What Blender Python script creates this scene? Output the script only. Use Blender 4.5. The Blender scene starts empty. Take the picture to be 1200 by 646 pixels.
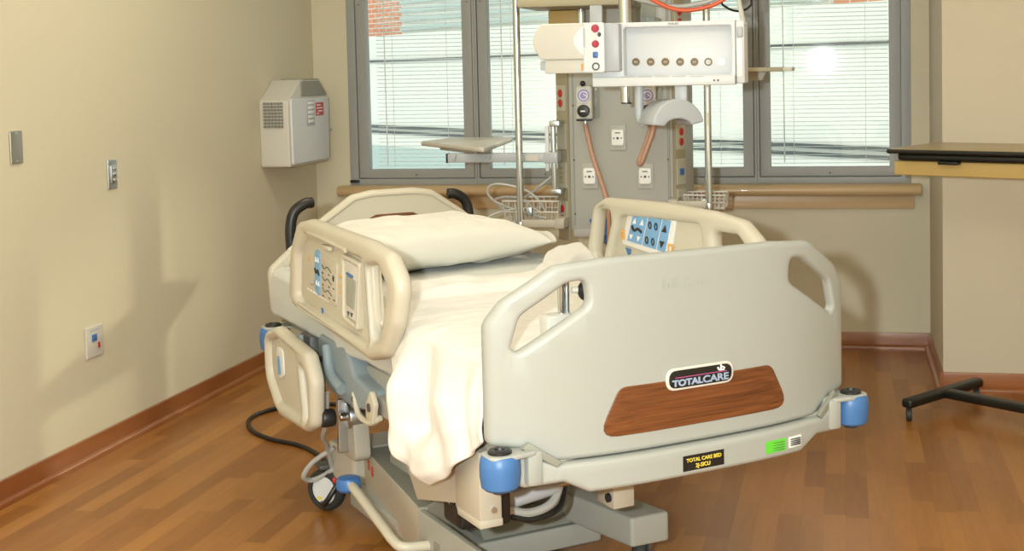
import bpy, bmesh, math, random
from mathutils import Vector, Matrix, noise
random.seed(7)
C = bpy.context.scene.collection
PI = math.pi
# ------------------------------------------------------------------ camera
FPX, CX, CY, YAW, PITCH, ROLL, H = 1564.55, 693.02, 173.92, 0.1867, 0.0575, 0.0194, 1.3819
cy, sy, cp, sp = math.cos(YAW), math.sin(YAW), math.cos(PITCH), math.sin(PITCH)
fwd = Vector((-sy*cp, cy*cp, -sp)); rgt = Vector((cy, sy, 0)); dwn = fwd.cross(rgt)
cr, sr = math.cos(ROLL), math.sin(ROLL)
R2 = cr*rgt + sr*dwn; D2 = -sr*rgt + cr*dwn
CAM = Vector((0, 0, H))
def ray(u, v): return R2*((u-CX)/FPX) + D2*((v-CY)/FPX) + fwd
def at(u, v, Y):
    d = ray(u, v); return CAM + d*((Y-CAM.y)/d.y)
def at_x(u, v, X):
    d = ray(u, v); return CAM + d*((X-CAM.x)/d.x)
def at_z(u, v, Z):
    d = ray(u, v); return CAM + d*((Z-CAM.z)/d.z)
cd = bpy.data.cameras.new('camera'); cam = bpy.data.objects.new('camera', cd); C.objects.link(cam)
cd.sensor_width = 36; cd.lens = FPX/1200*36
cd.shift_x = (600-CX)/1200; cd.shift_y = (CY-323)/1200
m3 = Matrix((R2, -D2, -fwd)).transposed()
cam.matrix_world = Matrix.Translation(CAM) @ m3.to_4x4()
bpy.context.scene.camera = cam
vs = bpy.context.scene.view_settings
vs.view_transform = 'Standard'; vs.look = 'None'; vs.gamma = 1; vs.use_curve_mapping = False; vs.exposure = 0
# ------------------------------------------------------------------ materials
def s2l(c):
    return tuple((x/12.92 if x <= .04045 else ((x+.055)/1.055)**2.4) for x in (v/255 for v in c))
M = {}
def mat(name, col, rough=.5, metal=0, bump=0, bscale=200, spec=.5, var=0, vscale=6, coat=0, sheen=0):
    m = bpy.data.materials.new(name); m.use_nodes = True
    nt = m.node_tree; b = nt.nodes['Principled BSDF']
    b.inputs['Base Color'].default_value = (*col, 1); b.inputs['Roughness'].default_value = rough
    b.inputs['Metallic'].default_value = metal; b.inputs['Specular IOR Level'].default_value = spec
    b.inputs['Coat Weight'].default_value = coat
    if sheen: b.inputs['Sheen Weight'].default_value = sheen
    tc = nt.nodes.new('ShaderNodeTexCoord')
    if var:
        n = nt.nodes.new('ShaderNodeTexNoise'); n.inputs['Scale'].default_value = vscale
        n.inputs['Detail'].default_value = 4
        nt.links.new(tc.outputs['Object'], n.inputs['Vector'])
        mx = nt.nodes.new('ShaderNodeMix'); mx.data_type = 'RGBA'
        mx.inputs[6].default_value = (*[c*(1-var) for c in col], 1); mx.inputs[7].default_value = (*[min(1, c*(1+var)) for c in col], 1)
        nt.links.new(n.outputs['Fac'], mx.inputs[0]); nt.links.new(mx.outputs[2], b.inputs['Base Color'])
    if bump:
        n2 = nt.nodes.new('ShaderNodeTexNoise'); n2.inputs['Scale'].default_value = bscale
        nt.links.new(tc.outputs['Object'], n2.inputs['Vector'])
        bp = nt.nodes.new('ShaderNodeBump'); bp.inputs['Strength'].default_value = bump; bp.inputs['Distance'].default_value = .002
        nt.links.new(n2.outputs['Fac'], bp.inputs['Height']); nt.links.new(bp.outputs['Normal'], b.inputs['Normal'])
    M[name] = m; return m
def wood(name, c1, c2, axis='X', scale=14, stretch=.06, rough=.4, coat=0):
    m = bpy.data.materials.new(name); m.use_nodes = True; nt = m.node_tree; b = nt.nodes['Principled BSDF']
    b.inputs['Roughness'].default_value = rough; b.inputs['Coat Weight'].default_value = coat
    tc = nt.nodes.new('ShaderNodeTexCoord'); mp = nt.nodes.new('ShaderNodeMapping')
    sc = [1, 1, 1]; sc['XYZ'.index(axis)] = stretch
    mp.inputs['Scale'].default_value = sc
    nt.links.new(tc.outputs['Object'], mp.inputs['Vector'])
    n = nt.nodes.new('ShaderNodeTexNoise'); n.inputs['Scale'].default_value = scale; n.inputs['Detail'].default_value = 6
    n.inputs['Distortion'].default_value = .6
    nt.links.new(mp.outputs['Vector'], n.inputs['Vector'])
    cr_ = nt.nodes.new('ShaderNodeValToRGB'); cr_.color_ramp.elements[0].position = .3; cr_.color_ramp.elements[1].position = .7
    cr_.color_ramp.elements[0].color = (*c1, 1); cr_.color_ramp.elements[1].color = (*c2, 1)
    nt.links.new(n.outputs['Fac'], cr_.inputs[0]); nt.links.new(cr_.outputs[0], b.inputs['Base Color'])
    M[name] = m; return m

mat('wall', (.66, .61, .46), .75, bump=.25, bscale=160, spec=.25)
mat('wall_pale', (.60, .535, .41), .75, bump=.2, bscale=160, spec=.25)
mat('ceiling', (.8, .78, .72), .9)
mat('cream', (.52, .48, .38), .42, bump=.05, bscale=500)
mat('taupe', (.35, .36, .33), .42, bump=.06, bscale=500)
mat('tan_metal', (.46, .42, .34), .45)
mat('grey_metal', (.36, .36, .32), .45)
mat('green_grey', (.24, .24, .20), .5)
mat('blue_grey', (.22, .27, .30), .45)
mat('blue', (.05, .15, .36), .4)
mat('blue_cap', (.045, .15, .40), .35)
mat('black', (.012, .012, .012), .4)
mat('rubber', (.03, .032, .03), .6)
mat('dark_grey', (.08, .08, .075), .5)
mat('chrome', (.66, .72, .76), .16, 1)
mat('steel', (.56, .60, .62), .32, 1)
mat('sheet', (.68, .66, .60), .85, bump=.15, bscale=300, sheen=.2)
mat('fitted', (.52, .53, .48), .85, bump=.15, bscale=300, sheen=.2)  # sheet white greyed: shade between pillow and top sheet put into the colour
mat('pillow', (.68, .66, .58), .85, bump=.12, bscale=300, sheen=.2)
mat('white', (.66, .68, .70), .4)
mat('white_bright', (.85, .85, .83), .35)
mat('white_warm', (.60, .58, .52), .45)
mat('light_grey', (.44, .47, .50), .4)
mat('mid_grey', (.42, .42, .39), .45)
mat('panel_grey', (.44, .44, .40), .45)
mat('raceway', (.36, .32, .21), .5)
mat('raceway_pale', (.46, .44, .35), .5)
mat('red', (.45, .03, .02), .4)
mat('red_port', (.42, .02, .05), .4)
mat('orange_tube', (.75, .13, .05), .4)
mat('orange_mark', (.7, .36, .08), .5)
mat('brass', (.20, .13, .045), .4)
mat('dial', (.30, .27, .55), .3)
mat('dial_ring', (.75, .75, .78), .3)
mat('hose', (.46, .27, .19), .35)
mat('tube_grey', (.5, .5, .46), .3)
mat('frame_grey', (.33, .34, .33), .45)
mat('frame_dark', (.15, .14, .12), .5)
mat('slat', (.88, .90, .87), .5)
mat('pad_blue', (.17, .36, .60), .45)
mat('pad_pale', (.72, .70, .66), .45)
mat('membrane', (.50, .46, .37), .4)
mat('screen', (.30, .32, .27), .25)
mat('label_black', (.01, .01, .01), .35)
mat('label_yellow', (.75, .60, .08), .5)
mat('label_green', (.12, .60, .04), .5)
mat('label_white', (.8, .8, .78), .5)
mat('letter_silver', (.30, .38, .52), .4)
mat('magenta', (.45, .08, .25), .4)
mat('table_apron', (.52, .36, .12), .5)
mat('table_black', (.008, .008, .006), .4)
mat('yellow', (.75, .62, .05), .5)
mat('facade_white', (.66, .68, .62), .8)
mat('facade_dark', (.06, .08, .08), .6)
mat('facade_teal', (.38, .48, .45), .6)
mat('steel_plate', (.45, .45, .40), .38, .8)
wood('table_wood', (.34, .26, .13), (.40, .31, .16), 'X', 30, .05, .3)
wood('maple', (.52, .36, .19), (.61, .44, .25), 'X', 9, .08, .35, .3)
wood('baseboard', (.22, .065, .018), (.34, .12, .032), 'Y', 6, .3, .3, .4)
wood('baseboard_x', (.22, .065, .018), (.34, .12, .032), 'X', 6, .3, .3, .4)
wood('inlay', (.085, .026, .007), (.20, .066, .018), 'X', 170, .018, .4)

def glass(name, tint=(1, 1, 1), rough=.02, ior=1.5):
    m = bpy.data.materials.new(name); m.use_nodes = True; nt = m.node_tree; nt.nodes.clear()
    o = nt.nodes.new('ShaderNodeOutputMaterial'); t = nt.nodes.new('ShaderNodeBsdfTransparent'); g = nt.nodes.new('ShaderNodeBsdfGlossy')
    t.inputs[0].default_value = (*tint, 1); g.inputs['Roughness'].default_value = rough
    lw = nt.nodes.new('ShaderNodeLayerWeight'); lw.inputs[0].default_value = .5; pw = nt.nodes.new('ShaderNodeMath'); pw.operation = 'POWER'; pw.inputs[1].default_value = 5
    nt.links.new(lw.outputs['Facing'], pw.inputs[0]); f = nt.nodes.new('ShaderNodeMath'); f.operation = 'MULTIPLY_ADD'; f.inputs[1].default_value = .96; f.inputs[2].default_value = .04
    nt.links.new(pw.outputs[0], f.inputs[0]); mx = nt.nodes.new('ShaderNodeMixShader')
    nt.links.new(f.outputs[0], mx.inputs[0]); nt.links.new(t.outputs[0], mx.inputs[1]); nt.links.new(g.outputs[0], mx.inputs[2])
    nt.links.new(mx.outputs[0], o.inputs[0]); M[name] = m
glass('pane', (.98, .99, .985), .03)
glass('clear_plastic', (.86, .88, .86), .05)

def floor_mat():
    m = bpy.data.materials.new('floor_planks'); m.use_nodes = True; nt = m.node_tree; b = nt.nodes['Principled BSDF']
    N = nt.nodes.new; Lk = nt.links.new
    tc = N('ShaderNodeTexCoord'); sx = N('ShaderNodeSeparateXYZ'); Lk(tc.outputs['Object'], sx.inputs[0])
    def mth(op, a, bb=None):
        n = N('ShaderNodeMath'); n.operation = op
        for i, v in enumerate((a, bb)):
            if v is None: continue
            if isinstance(v, (int, float)): n.inputs[i].default_value = v
            else: Lk(v, n.inputs[i])
        return n.outputs[0]
    u = mth('DIVIDE', sx.outputs['X'], .068); iu = mth('FLOOR', u)
    wn = N('ShaderNodeTexWhiteNoise'); wn.noise_dimensions = '1D'; Lk(iu, wn.inputs['W'])
    v = mth('ADD', mth('DIVIDE', sx.outputs['Y'], .42), mth('MULTIPLY', wn.outputs['Value'], 7.3)); iv = mth('FLOOR', v)
    cb = N('ShaderNodeCombineXYZ'); Lk(iu, cb.inputs[0]); Lk(iv, cb.inputs[1])
    w2 = N('ShaderNodeTexWhiteNoise'); w2.noise_dimensions = '2D'; Lk(cb.outputs[0], w2.inputs['Vector'])
    # grain, shifted from block to block
    mp = N('ShaderNodeMapping'); mp.inputs['Scale'].default_value = (1, .09, 1); Lk(tc.outputs['Object'], mp.inputs['Vector'])
    ad = N('ShaderNodeVectorMath'); ad.operation = 'MULTIPLY_ADD'; Lk(w2.outputs['Color'], ad.inputs[0]); ad.inputs[1].default_value = (9, 9, 9); Lk(mp.outputs[0], ad.inputs[2])
    n = N('ShaderNodeTexNoise'); n.inputs['Scale'].default_value = 26; n.inputs['Detail'].default_value = 6; n.inputs['Distortion'].default_value = 2.2
    Lk(ad.outputs[0], n.inputs['Vector'])
    t = mth('ADD', mth('MULTIPLY', w2.outputs['Value'], .52), mth('MULTIPLY', n.outputs['Fac'], .48))
    cr_ = N('ShaderNodeValToRGB'); e = cr_.color_ramp.elements
    e[0].position = .10; e[0].color = (.215, .074, .012, 1); e[1].position = .9; e[1].color = (.43, .185, .040, 1)
    Lk(t, cr_.inputs[0])
    # thin dark joints between the strips
    fu = mth('FRACT', u); fv = mth('FRACT', v)
    du = mth('MINIMUM', fu, mth('SUBTRACT', 1, fu)); dv = mth('MINIMUM', fv, mth('SUBTRACT', 1, fv))
    j = mth('MAXIMUM', mth('LESS_THAN', du, .012), mth('LESS_THAN', dv, .0022))
    mx = N('ShaderNodeMix'); mx.data_type = 'RGBA'; Lk(mth('MULTIPLY', j, .22), mx.inputs[0]); Lk(cr_.outputs[0], mx.inputs[6]); mx.inputs[7].default_value = (.10, .03, .008, 1)
    Lk(mx.outputs[2], b.inputs['Base Color']); b.inputs['Roughness'].default_value = .3
    b.inputs['Specular IOR Level'].default_value = .45
    M['floor'] = m
floor_mat()
def brick_mat():
    m = bpy.data.materials.new('brick'); m.use_nodes = True; nt = m.node_tree; b = nt.nodes['Principled BSDF']
    tc = nt.nodes.new('ShaderNodeTexCoord'); mp = nt.nodes.new('ShaderNodeMapping'); mp.inputs['Rotation'].default_value = (-PI/2, 0, 0)
    br = nt.nodes.new('ShaderNodeTexBrick'); br.inputs['Scale'].default_value = 1; br.inputs['Brick Width'].default_value = .24; br.inputs['Row Height'].default_value = .08
    br.inputs['Mortar Size'].default_value = .008
    br.inputs['Color1'].default_value = (.50, .20, .11, 1); br.inputs['Color2'].default_value = (.58, .25, .14, 1); br.inputs['Mortar'].default_value = (.6, .55, .48, 1)
    nt.links.new(tc.outputs['Object'], mp.inputs[0]); nt.links.new(mp.outputs[0], br.inputs['Vector']); nt.links.new(br.outputs['Color'], b.inputs['Base Color'])
    b.inputs['Roughness'].default_value = .9; M['brick'] = m
brick_mat()
def slat_mat():
    nt = M['slat'].node_tree; b = nt.nodes['Principled BSDF']; o = nt.nodes['Material Output']
    t = nt.nodes.new('ShaderNodeBsdfTranslucent'); t.inputs[0].default_value = (.9, .93, .9, 1); mx = nt.nodes.new('ShaderNodeMixShader'); mx.inputs[0].default_value = .6
    nt.links.new(b.outputs[0], mx.inputs[1]); nt.links.new(t.outputs[0], mx.inputs[2]); nt.links.new(mx.outputs[0], o.inputs[0])
slat_mat()
# ------------------------------------------------------------------ mesh helpers
class MB:
    """collects shapes; build() links them as ONE mesh object"""
    def __init__(s): s.bm = bmesh.new(); s.mats = []
    def _in(s, t, mt, smooth=True):
        if mt not in s.mats: s.mats.append(mt)
        k = s.mats.index(mt)
        for f in t.faces: f.material_index = k; f.smooth = smooth
        me = bpy.data.meshes.new('tmp'); t.to_mesh(me); t.free(); s.bm.from_mesh(me); bpy.data.meshes.remove(me)
    def box(s, lo, hi, mt, bev=0, rot=None, seg=2):
        t = bmesh.new(); lo = Vector(lo); hi = Vector(hi); c = (lo+hi)/2; d = hi-lo
        bmesh.ops.create_cube(t, size=1, matrix=Matrix.Diagonal((*d, 1)))
        if bev: bmesh.ops.bevel(t, geom=t.edges[:], offset=bev, segments=seg, profile=.5, affect='EDGES')
        if rot is not None: bmesh.ops.transform(t, matrix=rot.to_4x4(), verts=t.verts)
        bmesh.ops.translate(t, vec=c, verts=t.verts); s._in(t, mt); return s
    def cyl(s, p0, p1, r, mt, r2=None, seg=20, bev=0):
        p0 = Vector(p0); p1 = Vector(p1); d = p1-p0; t = bmesh.new()
        bmesh.ops.create_cone(t, cap_ends=True, segments=seg, radius1=r, radius2=r if r2 is None else r2, depth=d.length)
        if bev:
            es = [e for e in t.edges if any(len(f.verts) > 4 for f in e.link_faces)]
            bmesh.ops.bevel(t, geom=es, offset=bev, segments=2, profile=.5, affect='EDGES')
        q = Vector((0, 0, 1)).rotation_difference(d.normalized()).to_matrix().to_4x4()
        bmesh.ops.transform(t, matrix=Matrix.Translation((p0+p1)/2) @ q, verts=t.verts); s._in(t, mt); return s
    def tube(s, pts, r, mt, seg=10, smooth_path=True, sub=6, closed=False):
        P = [Vector(p) for p in pts]
        if smooth_path and len(P) > 2:
            Q = []; n = len(P); rng = n if closed else n-1
            for i in range(rng):
                a = P[(i-1) % n] if (closed or i > 0) else P[0]*2-P[1]
                b, c = P[i], P[(i+1) % n]
                d = P[(i+2) % n] if (closed or i < n-2) else P[-1]*2-P[-2]
                for k in range(sub):
                    t = k/sub; Q.append(.5*((2*b)+(c-a)*t+(2*a-5*b+4*c-d)*t*t+(3*b-a-3*c+d)*t**3))
            if not closed: Q.append(P[-1])
            P = Q
        t = bmesh.new(); rings = []; n = len(P); up = None
        for i, p in enumerate(P):
            tg = (P[(i+1) % n]-P[i-1]) if closed else (P[min(i+1, n-1)]-P[max(i-1, 0)])
            if tg.length < 1e-9: tg = Vector((0, 0, 1))
            tg.normalize()
            if up is None: up = tg.orthogonal().normalized()
            else:
                up = up-tg*up.dot(tg); up = up.normalized() if up.length > 1e-6 else tg.orthogonal().normalized()
            bn = tg.cross(up)
            rings.append([t.verts.new(p+r*(math.cos(a)*up+math.sin(a)*bn)) for a in (2*PI*k/seg for k in range(seg))])
        for i in range(n if closed else n-1):
            A, B_ = rings[i], rings[(i+1) % n]
            if closed and i == n-1:
                off = min(range(seg), key=lambda o: (A[0].co-B_[o].co).length); B_ = B_[off:]+B_[:off]
            for k in range(seg): t.faces.new((A[k], A[(k+1) % seg], B_[(k+1) % seg], B_[k]))
        if not closed: t.faces.new(rings[0][::-1]); t.faces.new(rings[-1])
        s._in(t, mt); return s
    def lathe(s, prof, mt, org=(0, 0, 0), axis=(0, 0, 1), seg=28):
        t = bmesh.new(); rings = []
        for r, z in prof:
            if r < 1e-6: rings.append([t.verts.new((0, 0, z))])
            else: rings.append([t.verts.new((r*math.cos(2*PI*k/seg), r*math.sin(2*PI*k/seg), z)) for k in range(seg)])
        for A, B_ in zip(rings, rings[1:]):
            for k in range(seg):
                a = A[k % len(A)]; b = A[(k+1) % len(A)]; c = B_[(k+1) % len(B_)]; d = B_[k % len(B_)]
                vsx = []
                for v in (a, b, c, d):
                    if v not in vsx: vsx.append(v)
                if len(vsx) > 2: t.faces.new(vsx)
        q = Vector((0, 0, 1)).rotation_difference(Vector(axis).normalized()).to_matrix().to_4x4()
        bmesh.ops.transform(t, matrix=Matrix.Translation(org) @ q, verts=t.verts)
        bmesh.ops.recalc_face_normals(t, faces=t.faces); s._in(t, mt); return s
    def ell(s, c, rad, mt, u=24, v=14, rot=None):
        t = bmesh.new(); bmesh.ops.create_uvsphere(t, u_segments=u, v_segments=v, radius=1)
        mx = Matrix.Translation(c) @ (rot.to_4x4() if rot is not None else Matrix()) @ Matrix.Diagonal((*rad, 1))
        bmesh.ops.transform(t, matrix=mx, verts=t.verts); s._in(t, mt); return s
    def plate(s, outer, holes, thick, mt, F, bev=0, cuts=None, warp=None):
        """outline (a,b) with holes, thickness along c, rounded edges; F = (origin, A, B, Cn)"""
        cu = bpy.data.curves.new('tmp', 'CURVE'); cu.dimensions = '2D'; cu.fill_mode = 'BOTH'
        cu.extrude = max(thick/2-bev, 0); cu.bevel_depth = bev; cu.bevel_resolution = 2; cu.offset = -bev
        def area(p): return sum(p[i-1][0]*p[i][1]-p[i][0]*p[i-1][1] for i in range(len(p)))
        for k, lp in enumerate([outer]+list(holes)):
            if (area(lp) < 0) == (k == 0): lp = lp[::-1]
            sp_ = cu.splines.new('POLY'); sp_.points.add(len(lp)-1); sp_.use_cyclic_u = True
            for q, (a, b) in zip(sp_.points, lp): q.co = (a, b, 0, 1)
        ob = bpy.data.objects.new('tmp', cu); C.objects.link(ob)
        dg = bpy.context.evaluated_depsgraph_get(); me = bpy.data.meshes.new_from_object(ob.evaluated_get(dg))
        bpy.data.objects.remove(ob); bpy.data.curves.remove(cu)
        t = bmesh.new(); t.from_mesh(me); bpy.data.meshes.remove(me)
        bmesh.ops.remove_doubles(t, verts=t.verts, dist=1e-5)
        for ax, val in (cuts or []):
            no = Vector((1, 0, 0)) if ax == 'a' else Vector((0, 1, 0))
            bmesh.ops.bisect_plane(t, geom=t.verts[:]+t.edges[:]+t.faces[:], plane_co=no*val, plane_no=no)
        O, A, B_, Cn = [Vector(x) for x in F]
        for v in t.verts:
            co = v.co.copy()
            if warp: co = warp(co)
            v.co = O+A*co.x+B_*co.y+Cn*co.z
        bmesh.ops.recalc_face_normals(t, faces=t.faces); s._in(t, mt); return s
    def grid(s, fn, nu, nv, mt):
        t = bmesh.new(); V = [[t.verts.new(fn(i/nu, j/nv)) for j in range(nv+1)] for i in range(nu+1)]
        for i in range(nu):
            for j in range(nv): t.faces.new((V[i][j], V[i+1][j], V[i+1][j+1], V[i][j+1]))
        s._in(t, mt); return s
    def build(s, name, parent=None, sharp=40):
        me = bpy.data.meshes.new(name); s.bm.to_mesh(me); s.bm.free()
        for mt in s.mats: me.materials.append(M[mt])
        me.set_sharp_from_angle(angle=math.radians(sharp))
        o = bpy.data.objects.new(name, me); C.objects.link(o)
        if parent: o.parent = parent
        return o
def rp(pts, r=.02, n=5):
    """polygon with rounded corners; a point may carry its own radius"""
    out = []; k = len(pts)
    for i in range(k):
        p = Vector(pts[i][:2]); a = Vector(pts[i-1][:2]); b = Vector(pts[(i+1) % k][:2]); rr = pts[i][2] if len(pts[i]) > 2 else r
        da = (a-p); db = (b-p); la, lb = da.length, db.length; da.normalize(); db.normalize()
        ang = math.acos(max(-1, min(1, da.dot(db)))); d = min(rr/max(math.tan(ang/2), 1e-3), la*.48, lb*.48)
        if d < 1e-5 or ang > 3.1: out.append(tuple(p)); continue
        p0, p1 = p+da*d, p+db*d
        for j in range(n+1):
            t = j/n; out.append(tuple((1-t)**2*p0+2*t*(1-t)*p+t*t*p1))
    return out
def rect(a0, b0, a1, b1): return [(a0, b0), (a1, b0), (a1, b1), (a0, b1)]
def rrect(a0, b0, a1, b1, r): return rp(rect(a0, b0, a1, b1), r)
def circ(a, b, r, n=20, ry=None): return [(a+r*math.cos(2*PI*k/n), b+(ry or r)*math.sin(2*PI*k/n)) for k in range(n)]
def sm(x, a, b):
    t = max(0, min(1, (x-a)/(b-a))); return t*t*(3-2*t)
def tag(o, label, cat, group=None, kind=None):
    o['label'] = label
    if cat: o['category'] = cat
    if group: o['group'] = group
    if kind: o['kind'] = kind
    return o
def thing(name, label, cat, loc=(0, 0, 0), rz=0, group=None):
    o = bpy.data.objects.new(name, None); C.objects.link(o); o.location = loc; o.rotation_euler = (0, 0, rz); o.empty_display_size = .1
    return tag(o, label, cat, group)
def struct(o): o['kind'] = 'structure'; return o
def text(name, s, size, mt, F, parent, align='CENTER', shear=0, sx=1, off=0):
    cu = bpy.data.curves.new('tmp', 'FONT'); cu.body = s; cu.size = size; cu.align_x = align; cu.align_y = 'CENTER'; cu.extrude = .0006; cu.shear = shear; cu.offset = off
    ob = bpy.data.objects.new('tmp', cu); C.objects.link(ob)
    dg = bpy.context.evaluated_depsgraph_get(); me = bpy.data.meshes.new_from_object(ob.evaluated_get(dg))
    bpy.data.objects.remove(ob); bpy.data.curves.remove(cu)
    O, A, B_, Cn = [Vector(x) for x in F]
    for v in me.vertices: v.co = O+A*v.co.x*sx+B_*v.co.y+Cn*v.co.z
    me.name = name; me.materials.clear(); me.materials.append(M[mt])
    o = bpy.data.objects.new(name, me); C.objects.link(o); o.parent = parent; return o
X3, Y3, Z3 = (1, 0, 0), (0, 1, 0), (0, 0, 1)
# ------------------------------------------------------------------ room
WL, D, XR, DC = -2.72, 6.607, .409, 5.767
XE, YF, ZC = 3.1, -3.0, 2.75
WX0, WX1, WZ0, WZ1 = -2.53, .322, .815, 2.35
struct(MB().box((WL-.15, YF-.15, -.1), (XE+.15, D+.15, 0), 'floor').build('floor'))
struct(MB().box((WL-.15, YF-.15, ZC), (XE+.15, D+.15, ZC+.3), 'ceiling').build('ceiling'))
struct(MB().box((WL-.15, YF, 0), (WL, D, ZC), 'wall').build('wall_left'))
struct(MB().plate(rect(WL-.15, 0, XR+.3, ZC), [rect(WX0, WZ0, WX1, WZ1)], .15, 'wall', ((0, D+.075, 0), X3, Z3, (0, -1, 0))).build('wall_back'))
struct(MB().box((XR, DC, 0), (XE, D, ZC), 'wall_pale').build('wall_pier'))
struct(MB().box((XE, YF, 0), (XE+.15, D+.15, ZC), 'wall').build('wall_right'))
struct(MB().box((WL-.15, YF-.15, 0), (XE+.15, YF, ZC), 'wall').build('wall_front'))
HB = .083
def cove(p0, p1, n, name, mt):
    """baseboard with a small quarter round at the floor"""
    p0, p1, n = Vector(p0), Vector(p1), Vector(n); prof = [(0, HB), (.012, HB), (.014, HB-.006), (.014, .024)]
    prof += [(.014+.016*math.sin(a), .024-.016*(1-math.cos(a))) for a in (PI/2*k/5 for k in range(1, 6))]+[(.030, 0), (0, 0)]
    t = bmesh.new(); A = [t.verts.new(p0+n*a+Vector((0, 0, z))) for a, z in prof]; B_ = [t.verts.new(p1+n*a+Vector((0, 0, z))) for a, z in prof]
    k = len(prof)
    for i in range(k): t.faces.new((A[i], A[(i+1) % k], B_[(i+1) % k], B_[i]))
    t.faces.new(A); t.faces.new(B_); bmesh.ops.recalc_face_normals(t, faces=t.faces)
    mb = MB(); mb._in(t, mt); return struct(mb.build(name))
cove((WL, YF, 0), (WL, D, 0), X3, 'baseboard_left', 'baseboard')
cove((WL+.03, D, 0), (XR, D, 0), (0, -1, 0), 'baseboard_back', 'baseboard_x')
cove((XR, DC-.014, 0), (XR, D-.03, 0), (-1, 0, 0), 'baseboard_pier_side', 'baseboard')
cove((XR, DC, 0), (XE, DC, 0), (0, -1, 0), 'baseboard_pier', 'baseboard_x')
# sill and apron
sb = MB(); prof = [(.0, .0), (-.07, .0), (-.085, .012), (-.09, .027), (-.085, .042), (-.07, .054), (.0, .054)]
sb.plate([(-x, z) for x, z in prof], [], 2.945, 'maple', ((-1.1055, D, WZ0-.056), (0, -1, 0), Z3, X3), .002)
struct(sb.build('trim_1'))
struct(MB().box((-2.53, D-.025, .692), (.335, D, WZ0-.056), 'maple', .003).build('trim_2'))
# windows: four casements in one long opening
mulls = [WX0, -1.845, -1.13, -.417, WX1]
nth = ['leftmost', 'second', 'third', 'rightmost']
for i in range(4):
    x0, x1 = mulls[i], mulls[i+1]; fr = .018 if i in (0,) else .009
    wb = MB(); a0 = x0 if i else x0; a1 = x1
    lo = .045 if i == 0 else .012; hi = .045 if i == 3 else .012
    wb.plate(rect(a0, WZ0, a1, WZ1), [rect(a0+lo, WZ0+.03, a1-hi, WZ1-.045)], .1, 'frame_grey', ((0, D+.045, 0), X3, Z3, (0, -1, 0)), .002)
    w = struct(wb.build('window_%d' % (i+1)))
    g0, g1 = (a0+lo+.003, a1-hi-.003)
    sh = MB().plate(rect(g0, WZ0+.034, g1, WZ1-.05), [rect(g0+.052, WZ0+.034+.045, g1-.052, WZ1-.10)], .06, 'frame_grey', ((0, D+.03, 0), X3, Z3, (0, -1, 0)), .004)
    for px in (g0+.02, g1-.02): sh.cyl((px, D, 1.75), (px, D-.003, 1.75), .004, 'frame_dark')
    sh.cyl(((g0+g1)/2, D, WZ0+.05), ((g0+g1)/2, D-.004, WZ0+.05), .005, 'frame_dark')
    s_ = sh.build('sash', w)
    MB().box((g0+.05, D+.012, WZ0+.077), (g1-.05, D+.016, WZ1-.098), 'pane').build('pane', s_)
    # slatted blind behind the pane
    bx0, bx1 = g0+.056+(.035 if i == 0 else 0), g1-.056
    t = thing('venetian_blind', '%s white slatted blind hanging behind the %s window pane' % (nth[i].capitalize(), nth[i]) if False else
              ['white slatted blind in the leftmost window, nearest the wall-mounted unit', 'white slatted blind behind the left steel pole and tray',
               'white slatted blind behind the equipment column and white rack', 'white slatted blind in the rightmost window, beside the pale pier'][i],
              'blind', ((bx0+bx1)/2, D+.055, WZ0+.09), 0, 'window blinds')
    hw = (bx1-bx0)/2; sl = MB(); nS = 66; tilt = math.radians(-7)
    for k in range(nS):
        z = .004+k*.0205; tb = bmesh.new(); pr = []
        for q in range(5):
            c_ = -1+q*.5; yy = c_*.0115; zz = .0016*(1-c_*c_)
            pr.append((yy*math.cos(tilt)-zz*math.sin(tilt), yy*math.sin(tilt)+zz*math.cos(tilt)))
        up = [(y_, z_+.0008) for y_, z_ in pr][::-1]; lp = pr+up
        A = [tb.verts.new((-hw, y_, z+z_)) for y_, z_ in lp]; B_ = [tb.verts.new((hw, y_, z+z_)) for y_, z_ in lp]
        for q in range(len(lp)): tb.faces.new((A[q], A[(q+1) % len(lp)], B_[(q+1) % len(lp)], B_[q]))
        tb.faces.new(A); tb.faces.new(B_); bmesh.ops.recalc_face_normals(tb, faces=tb.faces); sl._in(tb, 'slat')
    sl.build('slat_stack', t)
    MB().box((-hw, -.012, nS*.0205), (hw, .012, nS*.0205+.03), 'slat', .003).build('head_rail', t)
    for q in ((-.28, .28) if i else (-.28, .28)):
        c_ = MB()
        c_.cyl((q*hw*2.2, -.013, 0), (q*hw*2.2, -.013, nS*.0205), .0012, 'white_bright', seg=6).build('ladder_cord', t)
    MB().cyl((-hw*.78, -.016, .01), (-hw*.80, -.016, nS*.0205), .003, 'white_bright', seg=8).build('tilt_wand', t)
# frame latch at the left corner of the window
MB().box((-2.525, D-.03, WZ0+.012), (-2.48, D-.005, WZ0+.026), 'black', .003).build('window_latch', bpy.data.objects['window_1'])
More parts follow.
